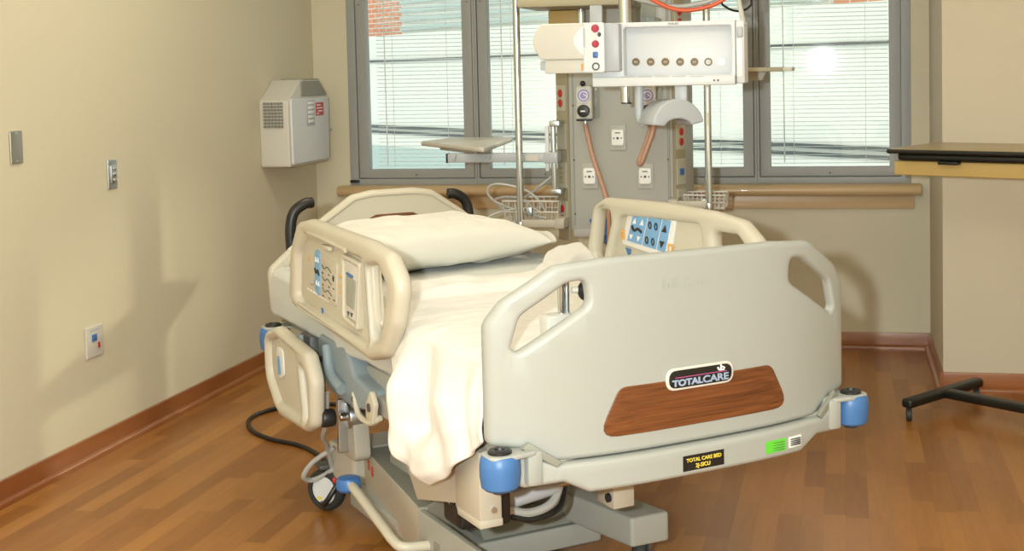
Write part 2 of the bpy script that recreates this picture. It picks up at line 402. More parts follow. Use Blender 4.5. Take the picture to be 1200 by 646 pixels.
# ------------------------------------------------------------------ building across the way
FA = Vector((-6.776, 20, 0)); ft = Vector((.737, -.676, 0)); fn = Vector((-.676, -.737, 0))
ang = math.atan2(ft.y, ft.x)
b = thing('neighbouring_building', 'pale panelled building with brick upper storey across the street', 'building', FA, ang)
MB().box((-16, 0, -5), (20, 1, 1.60), 'facade_white').build('panel_wall', b)
for z0, z1 in ((.46, .50), (.54, .585)): MB().box((-16, -.03, z0), (20, .02, z1), 'facade_dark').build('joint_strip', b)
MB().box((-16, -.03, 1.60), (20, .02, 1.625), 'facade_dark').build('joint_strip', b)
MB().box((-16, 0, 1.63), (20, 1, 2.02), 'facade_white').build('upper_panel', b)
MB().box((-16, .2, 2.02), (20, 1.2, 3.3), 'brick').build('brick_wall', b)
MB().box((-16, -.02, -.7), (20, .01, .25), 'facade_teal').build('glass_band', b)
w_ = MB()
for k in range(8): w_.box((-.2, .1, 2.08+k*.14), (8.9, .24, 2.15+k*.14), 'facade_teal')
w_.box((-.2, .14, 2.02), (8.9, .26, 3.2), 'facade_white'); w_.build('louvre_window', b)
# ------------------------------------------------------------------ things on the left wall
def wall_plate(name, label, cat, y0, y1, z0, z1, mt, group=None):
    t = thing(name, label, cat, (WL, (y0+y1)/2, (z0+z1)/2)); hy, hz = (y1-y0)/2, (z1-z0)/2
    MB().plate(rrect(-hy, -hz, hy, hz, .003), [], .007, mt, ((.0035, 0, 0), (0, 1, 0), Z3, X3), .0025).build('cover_plate', t)
    return t, hy, hz
t, hy, hz = wall_plate('blank_wall_plate', 'plain brushed steel blank plate at the far left of the wall', 'wall plate', 3.99, 4.056, 1.111, 1.221, 'steel_plate')
for z in (.047, -.047): MB().cyl((.006, 0, z), (.0085, 0, z), .004, 'steel').build('screw', t)
text('engraving', 'ROOM', .012, 'frame_dark', ((.0072, 0, .03), (0, 1, 0), Z3, X3), t) if False else None
t, hy, hz = wall_plate('light_switch', 'small steel switch plate beside the blank plate, nearer the window', 'light switch', 4.58, 4.642, .974, 1.084, 'steel')
MB().box((.006, -.017, -.035), (.013, .017, .035), 'steel', .003).build('switch_insert', t)
for z in (.022, 0, -.022): MB().cyl((.012, 0, z), (.018, 0, z), .008, 'chrome', bev=.002).build('push_button', t)
t, hy, hz = wall_plate('network_outlet', 'white data outlet plate with a blue socket low on the wall', 'outlet', 4.388, 4.500, .368, .482, 'white_warm')
MB().box((.006, -.02, .002), (.012, .008, .028), 'blue_cap', .002).build('blue_socket', t)
MB().box((.006, .018, -.028), (.011, .027, -.006), 'red', .001).build('red_socket', t)
MB().box((.0065, -.03, .04), (.0078, .038, .045), 'light_grey').build('label_strip', t)
# air unit
px = .15
t = thing('air_purifier', 'white wall-mounted air unit with a side grille and sloped top', 'air purifier', (WL, 6.18, .955))
pf = [(-.25, 0, .015), (.23, 0, .015), (.24, .33, .01), (.12, .415, .01), (-.10, .415, .012), (-.255, .315, .015)]
MB().plate(rp(pf), [], px, 'white_warm', ((px/2, 0, 0), (0, 1, 0), Z3, X3), .008).build('housing', t)
MB().plate(rp([(-.235, .012, .01), (.215, .012, .01), (.225, .325, .01), (-.24, .325, .01)]), [], .014, 'white', ((px+.004, 0, 0), (0, 1, 0), Z3, X3), .005).build('front_cover', t)
MB().box((.03, -.06, .405), (px-.002, .13, .4185), 'green_grey', .002).build('outlet_recess', t)
MB().plate(rp([(-.10, .335), (.215, .335), (.115, .408), (-.10, .408)], .006), [], .010, 'green_grey', ((px+.002, 0, 0), (0, 1, 0), Z3, X3), .002).build('air_outlet', t)
g = MB()
for a in range(6):
    for k in range(8): g.box((.025+a*.017, -.262, .19+k*.0155), (.037+a*.017, -.251, .201+k*.0155), 'green_grey')
g.build('side_grille', t)
g = MB().box((px+.010, -.07, .19), (px+.0145, .03, .315), 'light_grey', .002); f_ = g.build('button_panel', t)
for k in range(5): MB().box((px+.014, -.055, .205+k*.022), (px+.0175, .015, .218+k*.022), 'white_bright', .001).build('button', f_)
rs = MB().box((px+.010, .05, .235), (px+.0125, .15, .30), 'red').build('red_sticker', t)
k = MB()
for yy, zz, ww in ((.06, .285, .05), (.06, .27, .075), (.075, .255, .06), (.06, .243, .03)): k.box((px+.0122, yy, zz), (px+.0132, yy+ww, zz+.005), 'label_white')
k.build('sticker_print', rs)
text('lettering', 'ON', .03, 'label_white', ((px+.0128, .10, .268), (0, 1, 0), Z3, X3), t) if False else None
MB().ell((px+.012, .225, .16), (.008, .010, .008), 'steel').build('latch', t)
# ------------------------------------------------------------------ equipment column
YC = 5.55
pL, pR = at(668, 160, YC).x, at(788, 160, YC).x; zb = at(720, 278, YC).z
oL, oR = at(655, 160, YC+.06).x, at(801, 160, YC+.06).x
col = thing('service_column', 'grey medical service column hanging in front of the window', 'service column', ((pL+pR)/2, YC, zb))
ox = col.location.x
def L_(p): return Vector(p)-Vector(col.location)
zt = ZC-zb
MB().plate([(pL-ox, 0), (pR-ox, 0), (oR-ox, .06), (oR-ox, .42), (oL-ox, .42), (oL-ox, .06)], [], zt-.03, 'mid_grey', ((0, 0, (zt+.03)/2), X3, Y3, Z3), .003).build('column_body', col)
MB().box((pL-ox+.012, -.012, .02), (pR-ox-.012, .01, zt-.01), 'panel_grey', .004).build('front_panel', col)
mb = MB().box((pL-ox+.01, -.016, -.0), (pR-ox-.01, .35, .035), 'mid_grey', .006); mb.build('bottom_plinth', col)
for sx_, a in ((pL-ox, -1), (pR-ox, 1)):
    mb = MB(); ang_ = math.atan2(.06, abs(oL-pL))
    c0 = Vector((sx_, 0, 0)); c1 = Vector(((oL if a < 0 else oR)-ox, .06, 0)); dv = (c1-c0); n_ = Vector((dv.y*a, -abs(dv.x), 0)).normalized()
    n_ = Vector((a*.06, -abs(dv.x), 0)).normalized()
    cc = (c0+c1)/2+n_*.006; ah = dv.normalized()
    mb.plate(rect(-dv.length/2+.002, -.015, dv.length/2-.002, zt-.01), [], .014, 'raceway', (cc, ah, Z3, n_), .003); rw = mb.build('raceway', col)
    for v_, kind in (((115, 'red'), (160, 'blank'), (205, 'switch'), (250, 'red'), (60, 'red'), (10, 'red')) if a < 0 else ((160, 'red'), (201, 'data'), (236, 'blank'), (112, 'red'), (20, 'red'))):
        zc = at(660 if a < 0 else 794, v_, YC+.03).z-zb; wd = dv.length*.40
        o_ = cc+n_*.008; F = (o_+Vector((0, 0, zc)), ah, Z3, n_)
        MB().plate(rrect(-wd, -.055, wd, .055, .004), [], .006, 'raceway_pale', F, .002).build('outlet_plate', col)
        o2 = o_+n_*.004+Vector((0, 0, zc))
        if kind == 'red':
            for dz in (.021, -.021): MB().plate(circ(0, dz, wd*.42, 16, .0165), [], .008, 'red', (o2, ah, Z3, n_), .002).build('red_receptacle', col)
        elif kind == 'data': MB().plate(rect(-wd*.42, -.014, wd*.42, .014), [], .008, 'blue_cap', (o2, ah, Z3, n_), .001).build('blue_socket', col)
        elif kind == 'switch':
            for dz in (-.03, -.01, .01, .03): MB().plate(rect(-wd*.5, dz-.006, wd*.5, dz+.006), [], .006, 'raceway', (o2, ah, Z3, n_), .001).build('rocker_switch', col)
# seams with screws on the panel
for xx in (pL-ox+.018, pR-ox-.018):
    s_ = MB().box((xx-.0015, -.0135, .05), (xx+.0015, -.011, zt-.05), 'green_grey').build('seam', col)
    for z in (.1, .33, .56, .8): MB().cyl((xx, -.011, z), (xx, -.0155, z), .004, 'dark_grey', seg=10).build('screw', col)
def gas_outlet(u, v):
    p = L_(at(u, v, YC)); p.y = -.012
    o = MB().plate(rrect(-.034, -.053, .034, .053, .003), [], .006, 'panel_grey', (p+Vector((0, -.003, 0)), X3, Z3, (0, -1, 0)), .0015).build('gas_outlet_plate', col)
    MB().plate(rp([(-.026, -.034, .012), (.026, -.034, .012), (.026, .034, .01), (-.026, .034, .01)]), [], .012, 'white_bright', (p+Vector((0, -.010, 0)), X3, Z3, (0, -1, 0)), .003).build('socket_face', o)
    k = MB()
    for dx, r in ((-.016, .0032), (0, .0055), (.016, .0032)): k.cyl(p+Vector((dx, -.014, -.002)), p+Vector((dx, -.0175, -.002)), r, 'dark_grey', seg=12)
    k.build('port_hole', o)
    MB().box(p+Vector((-.011, -.0172, .018)), p+Vector((.011, -.0158, .022)), 'dark_grey').build('name_strip', o)
for u, v in ((725, 161), (692, 206), (757, 206)): gas_outlet(u, v)
# chrome grip bar on the left edge of the column
p0 = L_(at(648, 145, YC-.06)); p1 = L_(at(650, 225, YC-.06))
gb = MB().cyl(p0, p1, .012, 'chrome').build('grip_bar', col)
mb = MB()
for p in (p0, p1): mb.box(p+Vector((-.014, -.014, -.012)), p+Vector((.03, .09, .012)), 'steel', .003)
mb.build('grip_bracket', col)
MB().box(p0+Vector((-.035, -.008, -.2)), p0+Vector((-.018, .012, -.01)), 'white', .004).build('grip_guard', col)
# vacuum regulators on the column
def regulator(u, v, label, hose):
    p = at(u, v, YC-.009); t = thing('suction_regulator', label, 'regulator', p)
    MB().plate(rp([(-.034, -.09, .012), (.034, -.09, .012), (.034, .055, .02), (-.034, .055, .02)]), [], .055, 'white_warm', ((0, -.029, 0), X3, Z3, (0, -1, 0)), .008).build('housing', t)
    MB().box((.036, -.045, -.085), (.058, 0, .05), 'clear_plastic', .006).build('side_guard', t)
    d = MB().lathe([(.0, .002), (.026, .002), (.028, .004), (.030, .004), (.031, 0), (.031, -.01)], 'dial_ring', (0, -.058, .012), (0, -1, 0)); d = d.build('gauge', t)
    MB().cyl((0, -.0595, .012), (0, -.0615, .012), .026, 'dial', seg=28).build('dial_face', d)
    MB().plate(circ(0, 0, .019, 24), [circ(0, 0, .015, 24)], .001, 'label_white', ((0, -.0619, .012), X3, Z3, (0, -1, 0))).build('dial_scale', d)
    MB().box((-.002, -.0635, .010), (.018, -.0618, .014), 'label_white', rot=Matrix.Rotation(.6, 3, 'Y')).build('needle', d)
    k = MB().cyl((0, -.055, -.052), (0, -.08, -.052), .026, 'black', bev=.004, seg=28)
    k.box((-.010, -.084, -.056), (.010, -.079, -.050), 'label_white', .001); k.build('control_knob', t)
    MB().ell((-.002, -.062, .062), (.012, .012, .012), 'black').build('mode_knob', t)
    MB().cyl((0, -.03, -.088), (0, -.03, -.115), .008, 'steel').build('hose_barb', t)
    MB().box((-.03, -.075, -.094), (.03, -.02, -.086), 'black', .002).build('drip_tray', t)
    pts = [Vector((0, -.03, -.11))]+[at(uu, vv, yy)-Vector(p) for uu, vv, yy in hose]
    MB().tube(pts, .0105, 'hose', 10).build('hose', t)
regulator(687, 115, 'left suction regulator with blue gauge and long hose dropping to the bed', [(689, 160, 5.5), (695, 185, 5.49), (705, 215, 5.47), (712, 240, 5.45), (714, 270, 5.43), (713, 300, 5.42)])
regulator(761, 115, 'right suction regulator half hidden by the grey arm, hose looped short', [(762, 150, 5.5), (757, 168, 5.48), (750, 186, 5.46), (748.5, 191, 5.46), (751, 192, 5.45), (756, 180, 5.45), (766, 150, 5.46), (771, 118, 5.47)])
# poles either side of the column
YP = 5.45
def pole(u0, v0, u1, v1, label, group, ztop, reach):
    p = at(u1, v1, YP); q = at(u0, v0, YP); x_ = (p.x+q.x)/2
    t = thing('equipment_pole', label, 'pole', (x_, YP, p.z), 0, group)
    MB().cyl((0, 0, 0), (0, 0, ztop-p.z), .0145, 'chrome', seg=24).build('pole_tube', t)
    MB().cyl((0, 0, -.004), (0, 0, .03), .018, 'steel', seg=24, bev=.003).build('end_collar', t)
    for z in (.022, ztop-p.z-.05):
        MB().box((min(0, reach), -.012, z-.016), (max(0, reach), .012, z+.016), 'tan_metal', .003).build('support_arm', t)
        MB().box((reach-.02, -.016, z-.021), (reach+.02, .20, z+.021), 'tan_metal', .003).build('mount_block', t)
    return t
pole(604, 2, 611, 268, 'tall steel pole left of the column, beside the wire basket', 'equipment poles', 2.3, oL-at(607, 130, YP).x+.03)
pole(826.5, 5, 832, 246, 'tall steel pole right of the column, behind the white rack', 'equipment poles', 2.3, oR-at(829, 130, YP).x-.03)
def basket(u0, u1, v0, v1, label, y0, y1):
    a = at(u0, v0, y0); c_ = at(u1, v1, y0); t = thing('wire_basket', label, 'basket', ((a.x+c_.x)/2, (y0+y1)/2, c_.z), 0, 'wire baskets')
    hx, hy, h = (c_.x-a.x)/2, (y1-y0)/2, a.z-c_.z; r = .0032
    MB().tube([(-hx, -hy, h), (hx, -hy, h), (hx, hy, h), (-hx, hy, h)], .0045, 'white_warm', 8, False, closed=True).build('rim', t)
    k = MB(); n = 9
    for i in range(n+1):
        x = -hx+2*hx*i/n; k.tube([(x, -hy, h), (x*.92, -hy*.85, 0), (x*.92, hy*.85, 0), (x, hy, h)], r*.7, 'white_warm', 6, False)
    for i in range(1, 5):
        y = -hy+2*hy*i/5
        k.tube([(-hx, y, h), (-hx*.92, y*.85, 0), (hx*.92, y*.85, 0), (hx, y, h)], r*.7, 'white_warm', 6, False)
    k.build('wire_mesh', t)
    MB().box((-.012, -hy-.034, h*.35), (.012, -hy+.004, h*.75), 'steel', .002).build('pole_clamp', t)
    MB().tube([(-hx*.96, -hy*.92, h*.5), (hx*.96, -hy*.92, h*.5), (hx*.96, hy*.92, h*.5), (-hx*.96, hy*.92, h*.5)], r, 'white_warm', 6, False, closed=True).build('mid_wire', t)
    return t
basket(589, 655, 236, 262, 'white wire basket holding coiled tubing, left of the column', YP+.05, YP+.25)
basket(801, 850, 229, 246, 'white wire basket right of the column, by the right pole', YP+.05, YP+.21)
ct = thing('tubing_coil', 'loose grey tubing coiled in the left wire basket', 'tubing', at(610, 255, YP+.1))
def rel(o, p): return Vector(p)-Vector(o.location)
MB().tube([rel(ct, at(u, v, y)) for u, v, y in ((640, 256, 5.56), (610, 248, 5.56), (580, 236, 5.54), (571, 224, 5.53), (578, 216, 5.53), (596, 217, 5.54), (618, 224, 5.55), (632, 236, 5.55), (640, 250, 5.56))], .0055, 'tube_grey', 8).build('coil_loop', ct)
MB().tube([rel(ct, at(u, v, y)) for u, v, y in ((568, 257, 5.5), (582, 250, 5.53), (600, 246, 5.55), (622, 244, 5.56), (632, 248, 5.56))], .0055, 'tube_grey', 8).build('coil_loop', ct)
MB().tube([rel(ct, at(u, v, y)) for u, v, y in ((596, 250, 5.6), (580, 236, 5.58), (590, 231, 5.58), (612, 233, 5.58), (625, 245, 5.58))], .0055, 'tube_grey', 8).build('coil_loop', ct)
MB().tube([rel(ct, at(u, v, y)) for u, v, y in ((614, 232, 5.6), (628, 222, 5.62), (648, 206, 5.64))], .006, 'tube_grey', 8).build('coil_loop', ct)
# small tray on an arm, left
YT = 5.5; pc = at(548, 172, YT); tr = thing('side_tray', 'small cream tray on a grey arm in front of the left window', 'tray', pc)
cor = [at_z(u, v, pc.z) for u, v in ((493, 167), (531, 162.5), (601, 162.5), (567, 175))]
c2 = [(p.x-pc.x, p.y-pc.y) for p in cor]
MB().plate(rp([(*q, .02) for q in c2]), [], .022, 'white_warm', ((0, 0, -.005), X3, Y3, Z3), .008).build('tray_top', tr)
cx_ = sum(q[0] for q in c2)/4; cy_ = sum(q[1] for q in c2)/4
MB().plate(rp([(cx_+(q[0]-cx_)*.6, cy_+(q[1]-cy_)*.6, .02) for q in c2]), [], .02, 'white_warm', ((0, 0, -.026), X3, Y3, Z3), .006).build('under_block', tr)
a0 = rel(tr, at(526, 179, YT)); a1 = rel(tr, at(526, 190.5, YT)); xe = oL-pc.x+.01
MB().box((a0.x, -.02, a1.z), (xe, .02, a0.z-.004), 'light_grey', .003).build('arm', tr)
MB().box((a0.x-.008, -.022, a1.z-.001), (a0.x+.001, .022, a0.z-.003), 'black', .002).build('arm_end_cap', tr)
for u in (532, 573): 
    q = rel(tr, at(u, 180, YT-.02)); MB().plate([(-.012, 0), (.012, 0), (.003, -.028), (-.003, -.028)], [], .006, 'light_grey', ((q.x, -.024, a0.z-.004), X3, Z3, (0, -1, 0)), .001).build('gusset', tr)
MB().box((rel(tr, at(617, 180, YT)).x, -.0225, a1.z+.006), (rel(tr, at(632, 180, YT)).x, -.0195, a0.z-.012), 'white_warm').build('arm_label', tr)
MB().box((xe-.05, -.024, a1.z-.003), (xe+.01, YC+.1-YT, a0.z), 'light_grey', .003).build('column_bracket', tr)
# shelf to the right of the column
q0 = at(868, 82, YC); q1 = at(929, 84, YC)
sh = thing('side_shelf', 'thin wooden shelf reaching right of the column behind the rack', 'shelf', (q0.x, YC, q0.z))
MB().box((oR-q0.x-.0, -.07, -.009), (rel(sh, at(918, 84, YC)).x, .25, .009), 'raceway', .003).build('shelf_board', sh)  # darker board tone: the rack's shadow on it is put into the colour
MB().box((rel(sh, at(918, 84, YC)).x, -.07, -.008), (q1.x-q0.x, .25, .008), 'white_warm', .003).build('shelf_end', sh)
MB().plate([(oR-q0.x, -.008), (.10, -.008), (.085, -.045), (oR-q0.x, -.06)], [], .05, 'tan_metal', ((0, .08, 0), X3, Z3, (0, -1, 0)), .003).build('shelf_bracket', sh)
# upper shelf and canister
q0 = at(606, 9, 5.2); us = thing('upper_shelf', 'tan equipment shelf on the column above the white rack', 'shelf', (q0.x, YC, q0.z))
MB().box((0, -.35, 0), (rel(us, at(737, 9, 5.2)).x, 0, .03), 'raceway', .004).build('shelf_board', us)
MB().box((.06, -.05, -.075), (.20, .05, -.002), 'table_apron', .004).build('shelf_bracket', us)
MB().box((.02, -.03, -.13), (.22, .04, -.075), 'dark_grey', .004).build('cable_box', us)
MB().cyl((.21, -.10, -.12), (.21, -.10, -.002), .016, 'chrome').build('bracket_post', us)
MB().box((.295, -.36, -.10), (.345, -.32, .0), 'light_grey', .004).build('hanger_plate', us)
q0 = at(757, 28, 5.3); cn = thing('suction_canister', 'clear plastic canister standing on the column behind the rack', 'canister', q0)
MB().lathe([(0, 0), (.036, 0), (.04, .01), (.044, .14), (.047, .145), (.047, .16), (0, .165)], 'clear_plastic', (0, 0, 0)).build('jar', cn)
MB().lathe([(.048, .146), (.05, .15), (.05, .168), (.02, .178), (0, .178)], 'white', (0, 0, 0)).build('lid', cn)
MB().box((-.03, .04, -.01), (.03, YC-5.3-.005, .03), 'light_grey', .003).build('wall_bracket', cn)
# ------------------------------------------------------------------ monitor rack over the bed
YM = 4.45
def mp(u, v, dy=0): return at(u, v, YM+dy)
pc = mp(770, 98); rk = thing('monitor_rack', 'white patient monitor module rack hanging over the bed', 'monitor rack', pc, 0)
rr = lambda u, v, dy=0: mp(u, v, dy)-Vector(pc)
x0, x1 = rr(714, 60).x, rr(862, 60).x; zb_, zt_ = rr(790, 99).z, rr(790, 25).z; xi0 = rr(731, 60).x; xi1 = rr(857, 60).x
zi0, zi1 = rr(790, 88).z, rr(790, 31).z
MB().plate(rect(x0-.06, zb_, x1, zt_), [rrect(xi0, zi0, xi1, zi1, .008)], .10, 'white', ((0, .05, 0), X3, Z3, (0, -1, 0)), .004).build('rack_frame', rk)
MB().box((x0-.05, .06, zb_+.004), (x1-.002, .16, zt_-.004), 'white', .006).build('back_plate', rk)
lip = MB().box((x0-.055, -.03, zb_-.004), (x1, .05, zi0-.003), 'white', .005).build('bottom_rail', rk)
for u in (737, 757, 777, 797, 818): 
    q = rr(u, 90); MB().box((q.x-.022, -.031, q.z-.0), (q.x+.022, -.028, q.z+.003), 'light_grey').build('rail_slot', rk)
e = MB().box((x1+.002, -.01, zb_), (rr(873, 60).x, .14, zt_-.002), 'white', .006)
e.build('side_cover', rk)
q = rr(867, 35); MB().box((q.x-.010, -.016, rr(867, 90).z), (q.x+.010, -.008, rr(867, 46).z), 'white_bright', .004).build('release_handle', rk)
MB().box((q.x-.011, -.018, rr(867, 44).z), (q.x+.011, -.006, rr(867, 31).z), 'light_grey', .005).build('handle_end', rk)
for k, u in enumerate((742, 759.5, 777, 794.5, 811.5, 828, 844)):
    q = rr(u, 72.5)
    c_ = MB().lathe([(0, .003), (.0095, .003), (.0105, .006), (.013, .006), (.014, 0)], 'brass' if k < 6 else 'white_bright', (q.x, .062, q.z), (0, -1, 0), 20).build('slot_connector', rk)
    if k < 5:
        j = MB()
        for dx in (-.003, .003): j.cyl((q.x+dx, .059, q.z), (q.x+dx, .057, q.z), .0016, 'label_white', seg=8)
        j.build('contact_pin', c_)
    if k == 5: MB().cyl((q.x, .060, q.z), (q.x, .055, q.z), .009, 'yellow' if False else 'white_warm', seg=16).build('connector_cap', c_)
for dx in (838, 842.5):
    q = rr(dx, 94); MB().cyl((q.x, -.029, q.z), (q.x, -.032, q.z), .0035, 'dark_grey', seg=10).build('indicator_light', rk)
text('lettering', 'PHILIPS', .011, 'dark_grey', ((rr(789, 28).x, -.0008, rr(789, 28).z), X3, Z3, (0, -1, 0)), rk)
# plug-in module on the left of the rack
ml = rr(630, 60); p_r = rr(713, 60).x; p_l = rr(692, 60).x
md = MB(); ztm, zbm = rr(670, 28).z, rr(670, 86).z; zmid = rr(670, 70).z
x_l = rr(634, 60).x
pts = rp([(x_l, ztm, .004), (p_l, ztm, .004), (p_l, zmid, .004), (x_l, zmid, .01)], .004)
side = [(rr(639, 28).x, ztm)]+[(rr(639-9.5*math.sin(PI*k/12)+0.0*k, 60).x, ztm+(zmid-ztm)*k/12) for k in range(1, 12)]+[(rr(638, 60).x, zmid)]
md.plate(side+[(p_l, zmid), (p_l, ztm)], [], .13, 'white_warm', ((0, .0, 0), X3, Z3, (0, -1, 0)), .006)
md.box((rr(642, 60).x, -.05, zbm), (p_l, .06, zmid+.001), 'white_warm', .005)
mo = md.build('server_module', rk)
arc = [(p_l-.002, zmid+.004)]+[(p_l-.002-.042*math.sin(PI*k/12), zmid+.004+(ztm-.006-zmid)*k/12) for k in range(1, 12)]+[(p_l-.002, ztm-.002)]
MB().plate(arc, [], .006, 'white_bright', ((0, -.066, 0), X3, Z3, (0, -1, 0)), .001).build('grip_recess', mo)
MB().box((rr(635, 60).x, -.03, zbm+.012), (rr(643, 60).x, .03, zmid-.003), 'light_grey', .004).build('module_latch', mo)
MB().box((rr(684, 60).x, -.0525, rr(670, 82).z), (rr(690, 60).x, -.0495, rr(670, 75).z), 'orange_mark').build('orange_sticker', mo)
MB().plate(rp([(p_l-.012, zbm, .003), (p_r, zbm, .012), (p_r, ztm, .012), (p_l-.012, ztm, .003)]), [], .14, 'white', ((0, -.002, 0), X3, Z3, (0, -1, 0)), .004).build('front_face', mo)
MB().box((p_r-.004, -.055, zbm+.003), (rr(729, 60).x, .055, ztm-.003), 'light_grey', .006).build('module_side', mo)
q = rr(702, 35)
for v, mt, r in ((34, 'red_port', .0125), (52, 'red_port', .0115)):
    z = rr(702, v).z; MB().lathe([(0, .006), (r*.6, .006), (r*.75, .004), (r, .004), (r+.001, 0)], mt, (q.x, -.073, z), (0, -1, 0), 20).build('pressure_port', mo)
MB().ell((rr(707, 41).x, -.077, rr(707, 41).z), (.006, .006, .0075), 'dark_grey').build('port_cap', mo)
MB().box((q.x-.009, -.079, rr(702, 68).z), (q.x+.008, -.072, rr(702, 61).z), 'blue_cap', .003).build('blue_port', mo)
z = rr(702, 78).z; MB().lathe([(.0095, .004), (.0125, .004), (.0135, 0), (.0085, 0), (.0095, .004)], 'dark_grey', (q.x, -.073, z), (0, -1, 0), 22).build('ring_port', mo)
MB().box((rr(688, 45).x, -.0725, rr(690, 56).z), (rr(690.5, 45).x, -.0715, rr(690, 34).z), 'light_grey').build('print_line', mo)
# hanger post, pivot, cable hook
qp = rr(733, 60, .12)
MB().cyl((qp.x, .12, zb_-.06), (qp.x, .12, ZC-pc.z), .021, 'chrome', seg=28).build('hanger_post', rk)
MB().cyl((qp.x, .12, zb_-.066), (qp.x, .12, zb_-.058), .018, 'dark_grey', seg=20).build('pivot_end', rk)
ab = MB()
ab.tube([rr(749, 99, .03), rr(749, 122, .03), rr(750, 138, .03), rr(756, 146, .03)], .016, 'light_grey', 12)
ab.build('curved_arm', rk)
cc = rr(800, 150, -.05); Rr = .094; ri = .050
arcp = [(Rr*math.cos(a), Rr*math.sin(a)*1.02) for a in (PI*(.06+.90*k/20) for k in range(21))]+[(ri*1.0*math.cos(a), ri*.62*math.sin(a)) for a in (PI*(.93-.84*k/20) for k in range(21))]
ax = Vector((.72, -.70, 0)).normalized()
MB().plate(rp([(a, b_, .006) for a, b_ in arcp], .004, 2), [], .13, 'light_grey', (cc+Vector((-.045, .05, 0)), (.86, .51, 0), Z3, Vector((.51, -.86, 0))), .006,
           warp=lambda c_: Vector((c_.x-(.065-c_.z)*.42*0, c_.y, c_.z*1.0))).build('cable_hook', rk)
MB().box((rr(790, 60).x, -.01, zb_-.085), (rr(805, 60).x, .03, zb_), 'light_grey', .006).build('hook_stem', rk)
# cables over the rack
MB().tube([rr(u, v, dy) for u, v, dy in ((872, 30, .02), (869, 15, .03), (866, -5, .05), (868, -60, .08), (868, -160, .1))], .0085, 'tube_grey', 10).build('power_cable', rk)
tb_ = thing('oxygen_tubing', 'orange-red tubing drooping just above the white rack', 'tubing', mp(800, 12, .2))
MB().tube([rel(tb_, mp(u, v, .2)) for u, v in ((700, -70), (745, -16), (775, 5), (800, 12), (825, 9), (845, 1), (880, -25), (930, -75))], .0075, 'orange_tube', 10).build('orange_hose', tb_)
tg_ = thing('grey_tubing', 'grey corrugated tubing drooping above the orange tubing', 'tubing', mp(800, 4, .24))
MB().tube([rel(tg_, mp(u, v, .24)) for u, v in ((690, -70), (735, -10), (760, 2), (790, 7.5), (815, 5), (840, -3), (875, -30), (925, -80))], .009, 'tube_grey', 10).build('corrugated_hose', tg_)
tk_ = thing('black_cable', 'thin black cable looped at the upper right of the rack', 'cable', mp(870, 10, .3))
MB().tube([rel(tk_, mp(u, v, .3)) for u, v in ((835, -60), (843, -4), (852, 9), (866, 13), (878, 8), (880, -4), (868, -60))], .004, 'black', 8).build('cable_loop', tk_)
for nm, o_ in (('ceiling_boom', None),):
    bo = thing('ceiling_boom', 'grey boom under the ceiling carrying tubing above the rack', 'boom', (mp(790, 0, .2).x, YM+.2, 1.78))
    MB().box((-.42, -.12, .02), (.46, .12, .10), 'light_grey', .01).build('boom_arm', bo)
    MB().cyl((.15, 0, .10), (.15, 0, ZC-1.78), .04, 'light_grey').build('boom_post', bo)
# ------------------------------------------------------------------ overbed table on the right
ZT = 1.065
cA = at_z(1037, 175, ZT); cB = at_z(1097, 167, ZT)
ex = Vector((cB.x-cA.x, cB.y-cA.y, 0)); wd = ex.length; ex.normalize(); ey = Vector((ex.y, -ex.x, 0))
if ey.x < 0: ey = -ey
base = at_z(1105, 462, .075)
ot = thing('overbed_table', 'rolling overbed table with dark-edged top and black base at the right', 'table', (base.x, base.y, 0))
o_ = Vector(ot.location); a_ = cA-o_; a_.z = 0
def T(p, q, z): return a_+ex*p+ey*q+Vector((0, 0, z))
LT = .80
FT = lambda z: (T(0, 0, z), ex, ey, (0, 0, -1) if ex.cross(ey).z < 0 else (0, 0, 1))
MB().plate(rp([(0, 0), (wd, 0), (wd, LT), (0, LT)], .02), [], .016, 'table_black', FT(ZT-.008), .005).build('table_edge', ot)
MB().plate(rp([(.006, .006), (wd-.006, .006), (wd-.006, LT-.006), (.006, LT-.006)], .02), [], .003, 'table_wood', FT(ZT), .0008).build('table_top', ot)
MB().plate(rp([(.03, .03), (wd-.03, .03), (wd-.03, LT-.03), (.03, LT-.03)], .03), [], .026, 'table_black', FT(ZT-.03), .008).build('vanity_tray', ot)
mb = MB().plate(rect(.06, .012, wd-.06, LT-.02), [], .055, 'table_apron', FT(ZT-.074), .004); ap = mb.build('apron', ot)
MB().plate(rrect(.02, .20, .055, .28, .006), [], .012, 'table_black', FT(ZT-.049), .003).build('latch', ot)
bA = at_z(1063, 473, .07)-o_; bB = at_z(1146, 448, .07)-o_; bd = (bB-bA); bd.z = 0; bl_ = bd.length; bd.normalize(); bn = Vector((bd.y, -bd.x, 0))
mid = (bA+bB)/2; mid.z = 0
Fb = (mid+Vector((0, 0, .07)), bd, bn, (0, 0, -1) if bd.cross(bn).z < 0 else (0, 0, 1))
MB().plate(rp([(-bl_/2-.01, -.025, .02), (bl_/2+.01, -.025, .02), (bl_/2+.01, .025, .02), (-bl_/2-.01, .025, .02)]), [], .035, 'table_black', Fb, .010).build('cross_foot', ot)
MB().plate(rp([(-.028, .0), (.028, .0), (.028, .52), (-.028, .52)], .01), [], .032, 'table_black', Fb, .008).build('base_beam', ot)
pc2 = mid+bn*.50
MB().box(pc2+Vector((-.03, -.04, .07)), pc2+Vector((.03, .04, ZT-.06)), 'steel', .006).build('lift_column', ot)
MB().plate(rp([(-bl_/2-.01, .50, .02), (bl_/2+.01, .50, .02), (bl_/2+.01, .55, .02), (-bl_/2-.01, .55, .02)]), [], .035, 'table_black', Fb, .010).build('cross_foot', ot)
